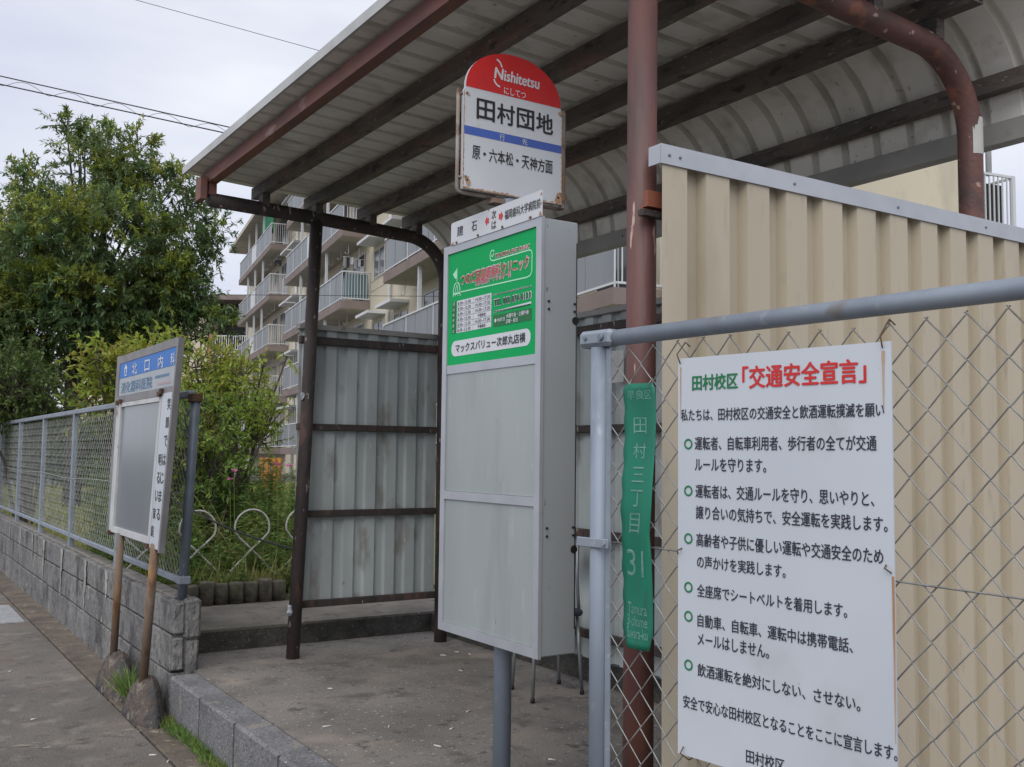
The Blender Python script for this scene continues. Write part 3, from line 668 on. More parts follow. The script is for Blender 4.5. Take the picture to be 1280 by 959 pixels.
# next-stop plate
nxt = MB(); nxt.prism([(1.797, a, b) for a, b in ((3.183, 2.061), (2.597, 2.061), (2.597, 2.139), (2.602, 2.145), (3.176, 2.145), (3.183, 2.138))], (-.003, 0, 0)); npl = nxt.build('next_stop_plate', 'enamel', bs)
PN = lambda y, z: Vector((1.7930, y, z))
mb = MB()
for t, a, b, c, d in (('建', 3.138, 2.0875, 3.094, 2.124), ('石', 3.034, 2.0875, 2.999, 2.122), ('次', 2.901, 2.105, 2.871, 2.135), ('は', 2.900, 2.070, 2.870, 2.099), ('福岡歯科大学病院前', 2.817, 2.088, 2.605, 2.120)): write(MB(), t, a, b, c, d, PN, .006).build('lettering', 'ink', npl)
mb = MB(); zc = 2.106
mb = MB(); flat(mb, [(2.944, zc), (2.931, zc + .018), (2.931, zc + .009), (2.918, zc + .009), (2.918, zc - .009), (2.931, zc - .009), (2.931, zc - .018)], PN)
mb.build('arrow', 'red', npl); mb = MB(); flat(mb, [(2.827, zc), (2.840, zc + .018), (2.840, zc + .009), (2.854, zc + .009), (2.854, zc - .009), (2.840, zc - .009), (2.840, zc - .018)], PN)
mb.build('arrow', 'red', npl)
mb = MB()
for y, z, r in ((3.165, 2.066, .012), (3.176, 2.063, .010), (2.99, 2.0645, .006), (2.83, 2.064, .007), (2.67, 2.067, .007), (2.605, 2.068, .010), (2.601, 2.10, .005), (2.601, 2.132, .006), (2.92, 2.1425, .005)):
    flat(mb, [(y + r * rnd.uniform(.5, 1.2) * math.cos(a), min(2.1445, max(2.0615, z + r * rnd.uniform(.4, 1) * math.sin(a)))) for a in [k * .7 for k in range(9)]], lambda y, z: Vector((1.7934, min(3.182, max(2.598, y)), z)))
mb.build('rust_patch', 'ruststain', npl)
mb = MB()
for y in (3.14, 2.99, 2.83, 2.66): mb.tube([(1.7945, y, 2.0665), (1.79, y, 2.0665)], [.005, .004], 8)
mb.build('screw', 'rust', npl)
# round-topped sign: two enamelled faces in a tube frame
xl, xr, zb, zr = 1.676, 2.090, 2.199, 2.554
def dome(n=28):
    xc, hw, hh = (xl + xr) / 2, (xr - xl) / 2 - .008, .150
    return [(xr, zb), (xr, zr - .02), (xr - .008, zr)] + [(xc + hw * math.cos(math.pi * k / n), zr + hh * math.sin(math.pi * k / n) ** .92) for k in range(1, n)] + [(xl + .008, zr), (xl, zr - .02), (xl, zb)]
face = MB().prism([(a, 2.902, b) for a, b in dome()], (0, .004, 0)).build('sign_face', 'enamel', bs)
back = MB().prism([(a + .002, 2.914, b) for a, b in dome()], (0, .004, 0)).build('sign_face', 'enamel', bs)
PD = lambda off: (lambda x, z: Vector((x, 2.902 - off, z)))
d1, d2 = PD(.0008), PD(.0016)
dd = dome(); flat(MB(), [(xr - .008, zr)] + dd[3:-3] + [(xl + .008, zr)], d1).build('red_top', 'red', face)
flat(MB(), [(xl + .001, 2.388), (xr - .001, 2.388), (xr - .001, 2.417), (xl + .001, 2.417)], d1).build('blue_stripe', 'stripe', face)
mb = MB()
write(MB(), 'N', 1.798, 2.607, 1.831, 2.645, d2, .045, .12).build('white_lettering', 'white', face); write(mb, 'ishitetsu', 1.838, 2.605, 1.985, 2.644, d2, .035, .02)
mb.build('white_lettering', 'white', face); band(MB(), [(1.806, 2.674), (1.814, 2.671), (1.821, 2.665), (1.826, 2.656), (1.828, 2.650)], .006, d2).build('logo_arc', 'white', face); band(MB(), [(1.796, 2.602), (1.798, 2.595), (1.803, 2.588), (1.811, 2.582), (1.821, 2.579)], .006, d2).build('logo_arc', 'white', face)
write(MB(), 'にしてつ', 1.838, 2.558, 1.929, 2.583, d2, .012).build('white_lettering', 'white', face); write(MB(), '行', 1.822, 2.3905, 1.8435, 2.4135, d2, .0).build('white_lettering', 'white', face); write(MB(), '先', 1.9165, 2.3915, 1.938, 2.4135, d2, .0).build('white_lettering', 'white', face)
mb = MB()
for i, t in enumerate('田村団地'): write(mb, t, 1.729 + i * .0825, 2.4495, 1.800 + i * .0825, 2.5205, d2, .024)
mb.build('lettering', 'ink', face); mb = MB()
for i, t in enumerate('原・六本松・天神方面'):
    x = 1.713 + i * .0338
    if t == '・': flat(mb, ring(x + .015, 2.33, .0055), d2)
    else: write(mb, t, x, 2.3065, x + .031, 2.353, d2, .011)
mb.build('lettering', 'ink', face)
mb = MB()
def blotch(x, z, rx, rz): flat(mb, [(min(xr, max(xl, x + rx * rnd.uniform(.5, 1.1) * math.cos(a))), max(zb, z + rz * rnd.uniform(.5, 1.1) * math.sin(a))) for a in [k * .63 for k in range(10)]], d2)
for i in range(26): blotch(xl + i * .0162, zb + .001, .012, .004 + .006 * rnd.random())
for i in range(15): blotch(xl + .001, zb + .02 + i * .022, .003 + .002 * rnd.random(), .014); blotch(xr - .001, zb + .02 + i * .022, .002 + .002 * rnd.random(), .014)
for x, z, r in ((1.692, 2.235, .012), (1.70, 2.222, .014), (2.077, 2.232, .013), (1.695, 2.528, .009), (2.08, 2.535, .009), (2.072, 2.214, .016)): blotch(x, z, r, r)
mb.build('rust_patch', 'ruststain', face)
mb = MB(); fy = 2.926
mb.tube([(1.669, fy, 2.55), (1.668, fy, 2.205), (1.672, fy, 2.194), (1.685, fy, 2.190), (2.10, fy, 2.190), (2.112, fy, 2.194), (2.116, fy, 2.205), (2.116, fy, 2.55)], .0065, 10)
mb.tube([(1.668, fy, 2.24), (1.69, 2.90, 2.24)], .005, 6); mb.tube([(2.116, fy, 2.24), (2.08, 2.90, 2.24)], .005, 6); mb.tube([(1.669, fy, 2.53), (1.692, 2.90, 2.53)], .005, 6); mb.tube([(2.116, fy, 2.53), (2.08, 2.90, 2.53)], .005, 6)
mb.box((2.092, 2.904, 2.19), (2.104, 2.925, 2.55)); mb.box((1.80, 2.90, 2.168), (1.95, 2.945, 2.184))
mb.build('sign_frame', 'signframe', bs)

# ------------------------------------------------------------------ near chain-link fence, its signs
A = -.127742
DIR = Vector((math.sin(A), math.cos(A), 0)); NRM = Vector((math.cos(A), -math.sin(A), 0))
K = 2.55 / 2.2
FP = Vector((1.583, 2.022, 0))
def FQ(t, off, z): return FP + DIR * t + NRM * off + Vector((0, 0, z))      # t < 0 runs towards the camera
def kz(z): return 1.3 + (z - 1.3) * K
def AX(): return (DIR, NRM, Vector((0, 0, 1)))
nw = thing('fence_footing_wall', 'low concrete footing under the near wire fence', 'wall', FQ(-1.3, 0, -.26))
MB().boxf(FQ(-1.45, .03, .06), (1.62, .06, .31), AX(), .012).build('wall_block', 'block', nw)
mb = MB()
for t, o, r, h in ((.12, .02, .05, .16), (.04, .035, .045, .165), (-.02, .03, .05, .15)):
    pass
nf = thing('chain_link_fence', 'near galvanised chain-link fence with thick top pipe in front of the beige panel', 'fence', FQ(0, 0, .2))
MB().tube([FQ(0, 0, .2), FQ(0, 0, 1.575)], .0247, 24).build('post', 'pole', nf)
MB().boxf(FQ(-.034, -.004, .88), (.008, .002, .69), AX()).build('tension_bar', 'galv', nf)
MB().tube([FQ(-.045, 0, 1.596), FQ(-1.3, 0, 1.606), FQ(-3.3, 0, 1.622)], .0207, 24).build('top_rail', 'galv', nf)
mb = MB().boxf(FQ(.0, -.002, 1.597), (.058, .0245, .0215), AX(), .010); ft = mb.build('rail_fitting', 'galv', nf)
mb = MB(); mb.tube([FQ(-.028, -.027, 1.598), FQ(-.028, -.034, 1.598)], [.010, .008], 10); mb.tube([FQ(.028, -.028, 1.598), FQ(.028, -.032, 1.598)], .005, 8); mb.build('bolt', 'galvdark', ft)
mb = MB(); mb.boxf(FQ(-.002, -.028, kz(1.112)), (.055, .003, .012), AX(), .002)
mb.tube([FQ(.022, -.028, kz(1.112) - .001), FQ(.0285, 0, kz(1.112))], .005, 6); mb.tube([FQ(-.045, -.028, kz(1.112)), FQ(-.045, -.036, kz(1.112))], .006, 8)
mb.build('clamp_band', 'galv', nf)
chain_mesh(lambda t, o, z: FQ(t, o, z - .06 * (t + .05) * 0), -3.2, -.035, (.30), 1.60, .0765, .0873, .0017, sag=.006, n=5).build('wire_mesh', 'wire', nf)
MB().tube([FQ(-.05 - .1 * i, -.004, kz(1.115) - .0026 * i) for i in range(32)], .0021, 6).build('tension_wire', 'wire', nf)

SO = -.022
sg = thing('safety_notice', 'large white traffic safety declaration board wired to the near chain-link fence', 'sign', FQ(-.54, SO, kz(.72)))
c = [(-.2395 * K, kz(.7215)), (-.6975 * K, kz(.7215)), (-.6975 * K, kz(1.4955)), (-.2405 * K, kz(1.4955))]
brd = MB().prism([FQ(a, SO, b) for a, b in c], NRM * -.004).build('board', 'noticewhite', sg)
PS = lambda t, z: FQ(t * K, SO - .0052, kz(z))
mb = MB(); write(mb, '田村校区', -.2775, 1.430, -.3865, 1.460, PS, .03)
for v in (1.3246, 1.2326, 1.1394, 1.0449, .98885, .8953): band(MB(), ring(-.2668, v, .0088), .0036, PS, True).build('bullet_ring', 'txtgreen', brd)
mb.build('green_lettering', 'txtgreen', brd)
write(MB(), '「交通安全宣言」', -.3985, 1.4285, -.6515, 1.4700, PS, .030).build('red_lettering', 'red', brd)
mb = MB()
for t, a, b, c_, d in (
    ('私たちは、田村校区の交通安全と飲酒運転撲滅を願い', -.2485, 1.3700, -.6840, 1.3940),
    ('運転者、自転車利用者、歩行者の全てが交通', -.2835, 1.3130, -.6695, 1.3390), ('ルールを守ります。', -.2835, 1.2720, -.4495, 1.2980),
    ('運転者は、交通ルールを守り、思いやりと、', -.2850, 1.2200, -.6638, 1.2460), ('譲り合いの気持ちで、安全運転を実践します。', -.2860, 1.1790, -.6870, 1.2050),
    ('高齢者や子供に優しい運転や交通安全のため', -.2868, 1.1260, -.6785, 1.1520), ('の声かけを実践します。', -.2885, 1.0845, -.4895, 1.1090),
    ('全座席でシートベルトを着用します。', -.2885, 1.0295, -.6110, 1.0540), ('自動車、自転車、運転中は携帯電話、', -.2895, .9725, -.6210, .9970),
    ('メールはしません。', -.2895, .9370, -.4530, .9610), ('飲酒運転を絶対にしない、させない。', -.2892, .8785, -.6335, .9030),
    ('安全で安心な田村校区となることをここに宣言します。', -.2540, .8125, -.6985, .8370), ('田村校区', -.4020, .7420, -.4840, .7665)):
    write(MB(), t, a, b, c_, d, PS, .014).build('lettering', 'inkblue', brd)
mb = MB()
def streak(t, z0, z1, wd):
    n = 7; flat(mb, [(t - wd * (1 - .8 * i / n) * rnd.uniform(.7, 1.1), z0 + (z1 - z0) * i / n) for i in range(n + 1)] + [(t + wd * (1 - .8 * i / n) * rnd.uniform(.7, 1.1), z0 + (z1 - z0) * i / n) for i in range(n, -1, -1)], PS)
for a_ in ((-.2475, 1.478, 1.38, .0018), (-.6835, 1.480, 1.385, .0032), (-.6957, 1.108, .84, .0026)): mb = MB(); streak(*a_); mb.build('rust_streak', 'ruststain', brd)
mb = MB()
for t, z, dt, dz in ((-.248, 1.485, .004, .045), (-.6835, 1.485, -.002, .05), (-.2415, 1.108, -.012, .018), (-.694, 1.113, .016, .020), (-.256, .738, .004, -.03), (-.692, .738, -.004, -.03)):
    mb.tube([FQ(t * K, SO - .007, kz(z)), FQ((t + dt * .5) * K, SO - .016, kz(z + dz * .4)), FQ((t + dt) * K, -.005, kz(z + dz)), FQ((t + dt - .006) * K, .004, kz(z + dz * .8))], .0016, 6)
mb.build('wire_tie', 'rust', sg)

GO = -.014
gp = thing('street_name_plate', 'bent narrow green street-name plate hanging on the near fence beside the post', 'street sign', FQ(-.14, GO, kz(.90)))
def GP(off):
    def f(t, z):
        s = (z - .9) / .55; bend = .006 * math.sin(s * 9) + .004 * math.sin(t * 60 + s * 4); dx = .005 * (s - .5) - .0035 * math.exp(-((z - 1.14) / .03) ** 2)
        return FQ((t - dx + .003 * math.sin(s * 7)) * K, GO - off + bend, kz(z))
    return f
g0, g1 = GP(0), GP(.0014)
rows = []; nz_ = 44
for i in range(nz_ + 1):
    z = .902 + (1.4525 - .902) * i / nz_
    cut = .010 * max(0, 1 - i / 3) + .010 * max(0, (i - nz_ + 1)); dent = .006 * math.exp(-((z - 1.135) / .022) ** 2) + .002 * math.sin(i * 1.3)
    rows.append([g0((-.0805 - cut - dent) + (-.1655 + cut * .8 + .0805 + cut + dent) * j / 6, z) for j in range(7)])
mb = MB()
mb.add([p for r in rows for p in r], [(i * 7 + j, i * 7 + j + 1, (i + 1) * 7 + j + 1, (i + 1) * 7 + j) for i in range(nz_) for j in range(6)], True)
gpl = mb.build('plate', 'plategreen', gp); md = gpl.modifiers.new('thickness', 'SOLIDIFY'); md.thickness = .0016; md.offset = 0
mb = MB()
for t, a, b, c_, d, bo in (('早良区', -.0915, 1.4185, -.1535, 1.4385, -.004), ('田', -.105, 1.3475, -.1375, 1.3805, .0), ('村', -.104, 1.2950, -.1375, 1.3265, .0), ('三', -.104, 1.2455, -.137, 1.2770, .0), ('丁', -.103, 1.1945, -.137, 1.2295, .0), ('目', -.104, 1.1395, -.134, 1.1815, .0), ('31', -.0935, 1.050, -.1455, 1.1050, .0), ('Tamura', -.094, .972, -.152, .995, .008), ('3-chome', -.093, .9475, -.153, .9705, .0), ('Sawara-ku', -.093, .9235, -.154, .9455, .0)):
    write(MB(), t, a, b, c_, d, g1, bo).build('lettering', 'plateletter', gpl)
for a_, b_ in ((-.098, -.096), (-.152, -.156)): MB().tube([FQ(a_ * K, GO - .003, kz(1.447)), FQ(b_ * K, -.004, kz(1.462))], .0014, 5).build('wire_tie', 'wire', gp)

# ------------------------------------------------------------------ chair in the shelter, litter
ch = thing('chair', 'folding-style steel chair standing behind the bus stop cabinet', 'chair', (3.235, 4.6, 0))
legs = [(3.11, 4.75), (3.037, 4.44), (3.379, 4.464), (3.416, 4.73)]
for x, y in legs:
    tx, ty = 3.235 + (x - 3.235) * .85, 4.6 + (y - 4.6) * .85
    lg = MB().tube([(x, y, .012), (tx, ty, .43)], .0095, 12).build('leg', 'chair', ch)
    MB().tube([(x, y, 0), (x, y, .022)], .012, 12).build('foot_cap', 'black', lg)
MB().boxf((3.215, 4.6, .445), (.15, .17, .018), None, .012).build('seat', 'seat', ch)
MB().tube([(3.372, 4.485, .43), (3.36, 4.49, .62), (3.37, 4.50, .80), (3.385, 4.53, .82), (3.40, 4.67, .82), (3.405, 4.70, .80), (3.405, 4.71, .62), (3.40, 4.715, .43)], .0095, 10).build('back_frame', 'chair', ch)
MB().boxf((3.385, 4.6, .74), (.012, .085, .06), None, .01).build('backrest', 'seat', ch)

bt = MB().tube([(-.03, 0, .0055), (.008, .001, .0055), (.03, 0, .0055)], [.004, .0042, .0035], 8)
b0 = bt.build('cigarette_butt', 'butt')
spots = [(2.246, 5.256, 'pale cigarette butt lying alone in front of the dark shelter pole'), (1.933, 4.551, 'cigarette butt on the shelter floor nearest the granite kerb'),
         (2.185, 4.403, 'bright cigarette butt on end in the open floor beside the kerb'), (2.422, 4.214, 'cigarette butt on the floor a step before the bus stop pole, farther of two'),
         (2.226, 3.998, 'cigarette butt on the floor a step before the bus stop pole, nearer'), (2.656, 4.454, 'long cigarette butt beside the bus stop pole on the kerb side'),
         (2.548, 3.574, 'cigarette butt between the bus stop pole and the fence post'), (3.23, 5.75, 'cigarette butt under the cabinet corner, kerb-most of the three by the back wall'),
         (3.36, 5.80, 'cigarette butt under the cabinet corner, farthest of the three by the back wall'), (3.40, 5.70, 'cigarette butt under the cabinet corner, nearest of the three by the back wall'),
         (3.44, 5.30, 'cigarette butt at the back wall beyond the chair legs'), (3.1, 5.3, 'cigarette butt in the floor between bus stop pole and back wall')]
low = [(1.329, 5.337, 'cigarette butt on the pavement by the mossy kerb foot, farther of two'), (1.37, 5.198, 'cigarette butt on the pavement by the mossy kerb foot, nearer of two'),
       (.966, 7.814, 'cigarette butt on the grey pavement slab past the drain cover'), (.92, 6.379, 'cigarette butt on the grey pavement slab level with the nearest footing')]
for i, (x, y, l) in enumerate(spots + low):
    o = b0 if i == 0 else b0.copy()
    if i: COL.objects.link(o)
    o.location = (x, y, 0 if i < len(spots) else -.24); o.rotation_euler = (0, 0, rnd.uniform(0, 6.3)); sc = rnd.uniform(.42, .8); o.scale = (sc, rnd.uniform(.6, .95), .9)
    tag(o, l, 'cigarette butt', 'cigarette butts on the ground')
lit = MB()
for _ in range(420):
    x, y = rnd.uniform(1.8, 3.5), rnd.uniform(2.2, 6.5); s_ = rnd.uniform(.002, .007)
    a = rnd.uniform(0, 6.3); d = Vector((math.cos(a), math.sin(a), 0)); e = Vector((-d.y, d.x, 0)); p = Vector((x, y, .002)); lit.add([p - d * s_, p + e * s_ * .6, p + d * s_ + Vector((0, 0, .002)), p - e * s_ * .6], [(0, 1, 2, 3)])
for _ in range(260):
    x, y = rnd.gauss(1.47, .1), rnd.uniform(4.5, 13); s_ = rnd.uniform(.003, .009); x = min(x, 1.59)
    a = rnd.uniform(0, 6.3); d = Vector((math.cos(a), math.sin(a), 0)); e = Vector((-d.y, d.x, 0)); p = Vector((x, y, -.238)); lit.add([p - d * s_, p + e * s_ * .6, p + d * s_ + Vector((0, 0, .003)), p - e * s_ * .6], [(0, 1, 2, 3)])
kind(lit.build('leaf_litter', 'straw'), 'stuff')

# ------------------------------------------------------------------ garden edge: log edging, hoops, cable
ORD = ['first', 'second', 'third', 'fourth', 'fifth', 'sixth', 'seventh', 'eighth', 'ninth', 'tenth']
lg0 = None
for i in range(10):
    x = 1.80 + i * .1135
    if lg0 is None:
        mb = MB().tube([(0, 0, 0), (0, 0, .165), (0, 0, .178)], [.0572, .0572, .052], 16); lg0 = mb.build('edging_log', 'log'); o = lg0
    else: o = lg0.copy(); COL.objects.link(o)
    o.location = (x, 7.66 + rnd.uniform(-.008, .008), .143); o.rotation_euler = (rnd.uniform(-.04, .04), rnd.uniform(-.03, .03), rnd.uniform(0, 6)); o.scale = (1, 1, rnd.uniform(.86, 1.0))
    tag(o, ORD[i] + ' brown concrete log stake of the garden edging counted from the blue-grey fence post', 'edging', 'log stakes edging the garden bed')
def hoop_pts():
    pts = [Vector((-.27, 0, .02)), Vector((-.26, 0, .13)), Vector((-.20, .0, .21)), Vector((-.03, .0, .36))]
    pts += [Vector((.15 * math.sin(R(a)), 0, .53 - .15 * math.cos(R(a)))) for a in range(50, 311, 20)]
    return pts + [Vector((.03, .012, .36)), Vector((.20, .012, .21)), Vector((.26, .012, .13)), Vector((.27, .012, .02))]
hp = [Vector((-.22, 0, .0)), Vector((-.215, 0, .12)), Vector((-.16, 0, .20)), Vector((0, 0, .36)), Vector((.10, 0, .45))] + [Vector((.14 * math.cos(R(a)), .004, .53 + .14 * math.sin(R(a)))) for a in range(-20, 201, 15)] + [Vector((-.10, .014, .45)), Vector((0, .016, .36)), Vector((.16, .012, .20)), Vector((.215, .012, .12)), Vector((.22, .012, .0))]
h0 = MB().tube(hp, .0075, 8).build('garden_hoop', 'hoop')
hl = ['white looped wire hoop half hidden by the blue-grey fence post', 'white looped wire hoop with rusty side, second from the fence post', 'white looped wire hoop in the middle of the weeds under the dry stalks', 'white looped wire hoop half hidden by the dark shelter pole']
for i, x in enumerate((1.83, 2.235, 2.665, 3.085)):
    o = h0 if i == 0 else h0.copy()
    if i: COL.objects.link(o)
    o.location = (x, 7.86, .17); tag(o, hl[i], 'garden hoop', 'white wire hoops along the garden edge')
MB_c = MB().tube([Vector((2.0, 7.9, .96)) + (Vector((2.62, 6.75, .615)) - Vector((2.0, 7.9, .96))) * (i / 14) - Vector((0, 0, .05 * math.sin(math.pi * i / 14))) for i in range(15)], .007, 6)
tag(MB_c.build('cable', 'cable', None, (2.0, 7.9, .96)), 'black cable slung across the weeds to the dark shelter pole', 'cable')

# ------------------------------------------------------------------ plants
wd = MB()
for _ in range(1250):                                    # leafy weeds in the bed
    x, y = rnd.uniform(1.78, 3.5), rnd.uniform(7.74, 9.6); h = rnd.uniform(.12, .62) * (.75 + min(1.1, max(0, y - 7.85)) * .95)
    top = Vector((x + rnd.gauss(0, .09), y + rnd.gauss(0, .09), .17 + h)); b = Vector((x, y, .16))
    wd.tube([b, (b + top) / 2 + rv() * .02, top], [.004, .003, .0015], 3, False)
    sp_ = rnd.choice((0, 0, 1)); lw_ = (.011, .026)[sp_]; ll_ = (.11, .07)[sp_]
    for k in range(int(h * 75)):
        t = rnd.uniform(.12, 1); p = b.lerp(top, t); a = rnd.uniform(0, 6.3)
        leaf(wd, p, Vector((math.cos(a), math.sin(a), rnd.uniform(-.35, .75))), ll_ * rnd.uniform(.5, 1.2) * (1.2 - .5 * t), lw_ * rnd.uniform(.7, 1.2))
for _ in range(1500):
    p = Vector((rnd.uniform(1.78, 3.4), rnd.uniform(7.70, 9.2), .165)); leaf(wd, p, Vector((rnd.gauss(0, .4), rnd.gauss(0, .4), 1)), rnd.uniform(.06, .18), .008)
kind(wd.build('weeds', 'weed'), 'stuff')
gr = MB()
for _ in range(42000):
    y = 7.8 + 24 * rnd.random() ** 1.5; x = rnd.uniform(1.78, min(12.5, 1.9 + (y - 6) * .55)); h = rnd.uniform(.06, .26) * (1.6 if rnd.random() < .12 else 1)
    leaf(gr, Vector((x, y, .165)), Vector((rnd.gauss(0, .35), rnd.gauss(0, .35), 1)), h, .012 + .0006 * y)
kind(gr.build('grass', 'grass'), 'stuff')
stk = MB()
for i in range(9):
    b = Vector((2.45 + rnd.uniform(-.1, .5), 7.9 + rnd.uniform(0, .5), .2)); e = b + Vector((rnd.uniform(-.75, -.25), rnd.uniform(0, .5), rnd.uniform(.55, 1.0))); stk.tube([b, (b + e) / 2 + rv() * .03, e], [.004, .003, .002], 4, False)
    for k in range(4):
        p = b.lerp(e, rnd.uniform(.45, .95)); stk.tube([p, p + Vector((rnd.uniform(-.2, .1), rnd.uniform(-.1, .1), rnd.uniform(.05, .2)))], [.002, .001], 3, False)
kind(stk.build('dry_stalks', 'straw'), 'stuff')
fl_l = ['pink flower on a tall stem above the middle hoop', 'pink flower just below another among dry stalks', 'pair of pale pink blooms beside the dark shelter pole', 'small pink bloom right against the dark shelter pole']
for (x, y, z, s_), l in zip(((2.547, 8.0, 1.142, .030), (2.50, 7.95, 1.079, .028), (2.943, 8.1, 1.193, .040), (3.047, 8.1, 1.18, .038)), fl_l):
    r = thing('flower', l, 'flower', (x, y, .165), 'pink flowers among the weeds')
    MB().tube([(x, y, .16), (x + .02, y, z * .6), (x, y, z)], [.004, .003, .002], 4, False).build('stem', 'weed', r)
    mb = MB()
    for k in range(9):
        a = k * .7; leaf(mb, Vector((x, y, z)), Vector((math.cos(a), math.sin(a) * .8 - .3, rnd.uniform(-.1, .6))), s_, s_ * .8)
    mb.build('petals', 'petal', r)
pw = MB()
for _ in range(170):
    p = Vector((1.47 + rnd.gauss(0, .025), 6.50 + rnd.gauss(0, .07), -.20)); leaf(pw, p, Vector((rnd.gauss(-.25, .4), rnd.gauss(0, .45), 1)), rnd.uniform(.08, .24), .011)
tag(pw.build('weed_tuft', 'weed', None, (1.47, 6.5, -.24)), 'bright green weed tuft growing between the two concrete footings', 'weed')

Z3_ = Vector((0, 0, 1)); RT = Vector((.838, -.546, 0)); DP = Vector((.546, .838, 0))
def bush(name, label, base, pads, m, tw, per, L, wd_, group=None, sprig=.3, cat='shrub', trunk=.03):
    """pads: (right, depth, height, radius) round the base"""
    b = Vector(base); r = thing(name, label, cat, base, group); lm = MB(); bm = MB(); k = .5 * L
    for rx, dp, h, rad in pads:
        c = b + RT * rx + DP * dp + Vector((0, 0, h))
        st = b + RT * rx * .15 + Vector((0, 0, 0)); mid = b + RT * rx * .45 + DP * dp * .4 + Vector((0, 0, h * .55))
        bm.tube([st, mid, c], [trunk, trunk * .6, trunk * .25], 5, False)
        foliage(lm, c, rad, int(tw * rad * rad * 38), per, L, wd_, .85, sprig, .1, bm)
    lm.build('crown', m, r); bm.build('stems', 'bark', r); return r
def px(x, y, Z, x0): return ((x - x0) * Z / 1256, 1.3 + (567 - y) * Z / 1256)
def padset(lst, Z, x0, zb, spread):
    o = []
    for x, y, rp in lst:
        a, h = px(x, y, Z, x0); o.append((a, rnd.uniform(-spread, spread), h - zb, rp * Z / 1256))
    return o
# the big tree: trunk, limbs, lumpy crown
tb = Vector((3.26, 19.45, .15))
tree = thing('broadleaf_tree', 'tall dense dark green tree with ragged crown behind the wire fence', 'tree', tb)
crown = [(150, 195, 34), (112, 178, 22), (82, 168, 16), (92, 198, 22), (102, 224, 28), (78, 268, 26), (45, 268, 22), (140, 222, 28), (64, 152, 10), (72, 172, 14), (205, 228, 26), (170, 250, 50), (112, 262, 44), (60, 250, 24), (18, 240, 12), (22, 290, 36), (236, 258, 16), (258, 290, 16), (218, 305, 38), (152, 310, 60), (82, 328, 54), (22, 348, 48), (205, 355, 42), (240, 322, 14), (130, 385, 56), (60, 405, 56), (190, 398, 42), (228, 372, 26), (262, 402, 9), (276, 408, 7), (8, 420, 46), (158, 432, 40), (-40, 320, 50), (-60, 390, 70), (215, 405, 28), (110, 440, 46), (185, 440, 30), (252, 312, 12), (40, 460, 40)]
tm = MB(); tw_ = MB(); ty = MB()
tw_.tube([tb, tb + Vector((.03, .02, 1.2)), tb + RT * -.1 + Vector((0, 0, 2.4)), tb + RT * .1 + Vector((0, 0, 4.0)), tb + RT * .5 + Vector((0, 0, 5.6))], [.17, .14, .11, .07, .025], 10)
for (x, y, rp) in crown:
    a, h = px(x, y, 18.0, 90); c = tb + RT * a + DP * rnd.uniform(-1.4, 1.4) * (.22 if y < 245 or a > 1.6 else max(.25, 1 - abs(a) / 3.2)) + Vector((0, 0, h - tb.z)); rad = rp * 18 / 1256
    z0 = max(.9, min((h - tb.z) * .6, 3.6)); q = tb + RT * .03 * z0 + Vector((0, 0, z0)); tw_.tube([q, q.lerp(c, .5) + Vector((0, 0, .12)), c], [.05, .03, .008], 5, False)
    dens = 430 if y > 345 else (230 if y > 240 else 150)
    foliage(tm, c, rad, int(dens * rad * rad) + 7, 22, .125, .038, .82, .34, .15, tw_)
    for _k in range(3 if rad > .5 else (2 if rad > .3 else 1)):  # paler yellow-green leaf clumps on the upper near side of each pad
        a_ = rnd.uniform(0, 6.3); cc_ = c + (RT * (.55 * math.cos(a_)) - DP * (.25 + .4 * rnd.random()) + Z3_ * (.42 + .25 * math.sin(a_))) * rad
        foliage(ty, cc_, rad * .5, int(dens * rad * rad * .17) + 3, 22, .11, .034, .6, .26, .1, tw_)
tm.build('crown', 'leaf', tree); ty.build('pale_foliage', 'leafpale', tree); tw_.build('trunk', 'bark', tree)
bush('shrub', 'yellow-green shrub behind the wire fence between the big tree and the notice board', (2.4, 11.5, .17), padset([(130, 475, 26), (112, 490, 22), (150, 452, 22), (100, 515, 18), (140, 505, 26), (155, 480, 24), (165, 440, 12), (115, 455, 12)], 11, 130, .17, .35), 'leafyellow', 26, 16, .085, .034)
bush('shrub', 'yellow-green and orange tinged shrub below the far flats, behind the blue-grey end post', (2.95, 9.5, .17), padset([(262, 470, 26), (240, 455, 20), (290, 490, 28), (312, 475, 16), (335, 458, 8), (255, 500, 28), (300, 515, 26), (352, 445, 6), (228, 500, 20), (325, 500, 14), (270, 450, 12), (250, 530, 30), (290, 545, 26)], 9.6, 285, .17, .3), 'leafyellow', 26, 15, .07, .024, sprig=.22)
bush('shrub', 'mid green shrub between the blue-grey post and the dark shelter pole', (2.7, 8.85, .17), padset([(270, 540, 28), (300, 550, 28), (255, 565, 26), (325, 545, 20), (285, 580, 22), (340, 525, 12), (315, 520, 20), (245, 530, 20), (225, 560, 20), (255, 600, 24), (235, 620, 24), (275, 620, 24), (305, 600, 18), (225, 590, 20)], 8.9, 285, .17, .28), 'leafgreen', 30, 15, .06, .023, sprig=.2)
bush('shrub', 'dark shrub of small leaves behind the far end of the wire fence', (1.9, 14.6, .17), padset([(20, 492, 24), (45, 505, 18), (-10, 480, 40), (10, 520, 24), (60, 515, 12), (35, 530, 20), (-30, 510, 40), (20, 470, 12)], 13, 25, .17, .4), 'leafdark', 26, 16, .085, .03)
bush('shrub', 'low dark bush showing through the mesh between the fence posts', (2.6, 12.8, .17), padset([(120, 610, 14), (135, 600, 16), (105, 605, 12)], 12.5, 120, .17, .3), 'leafdark', 26, 14, .08, .03)
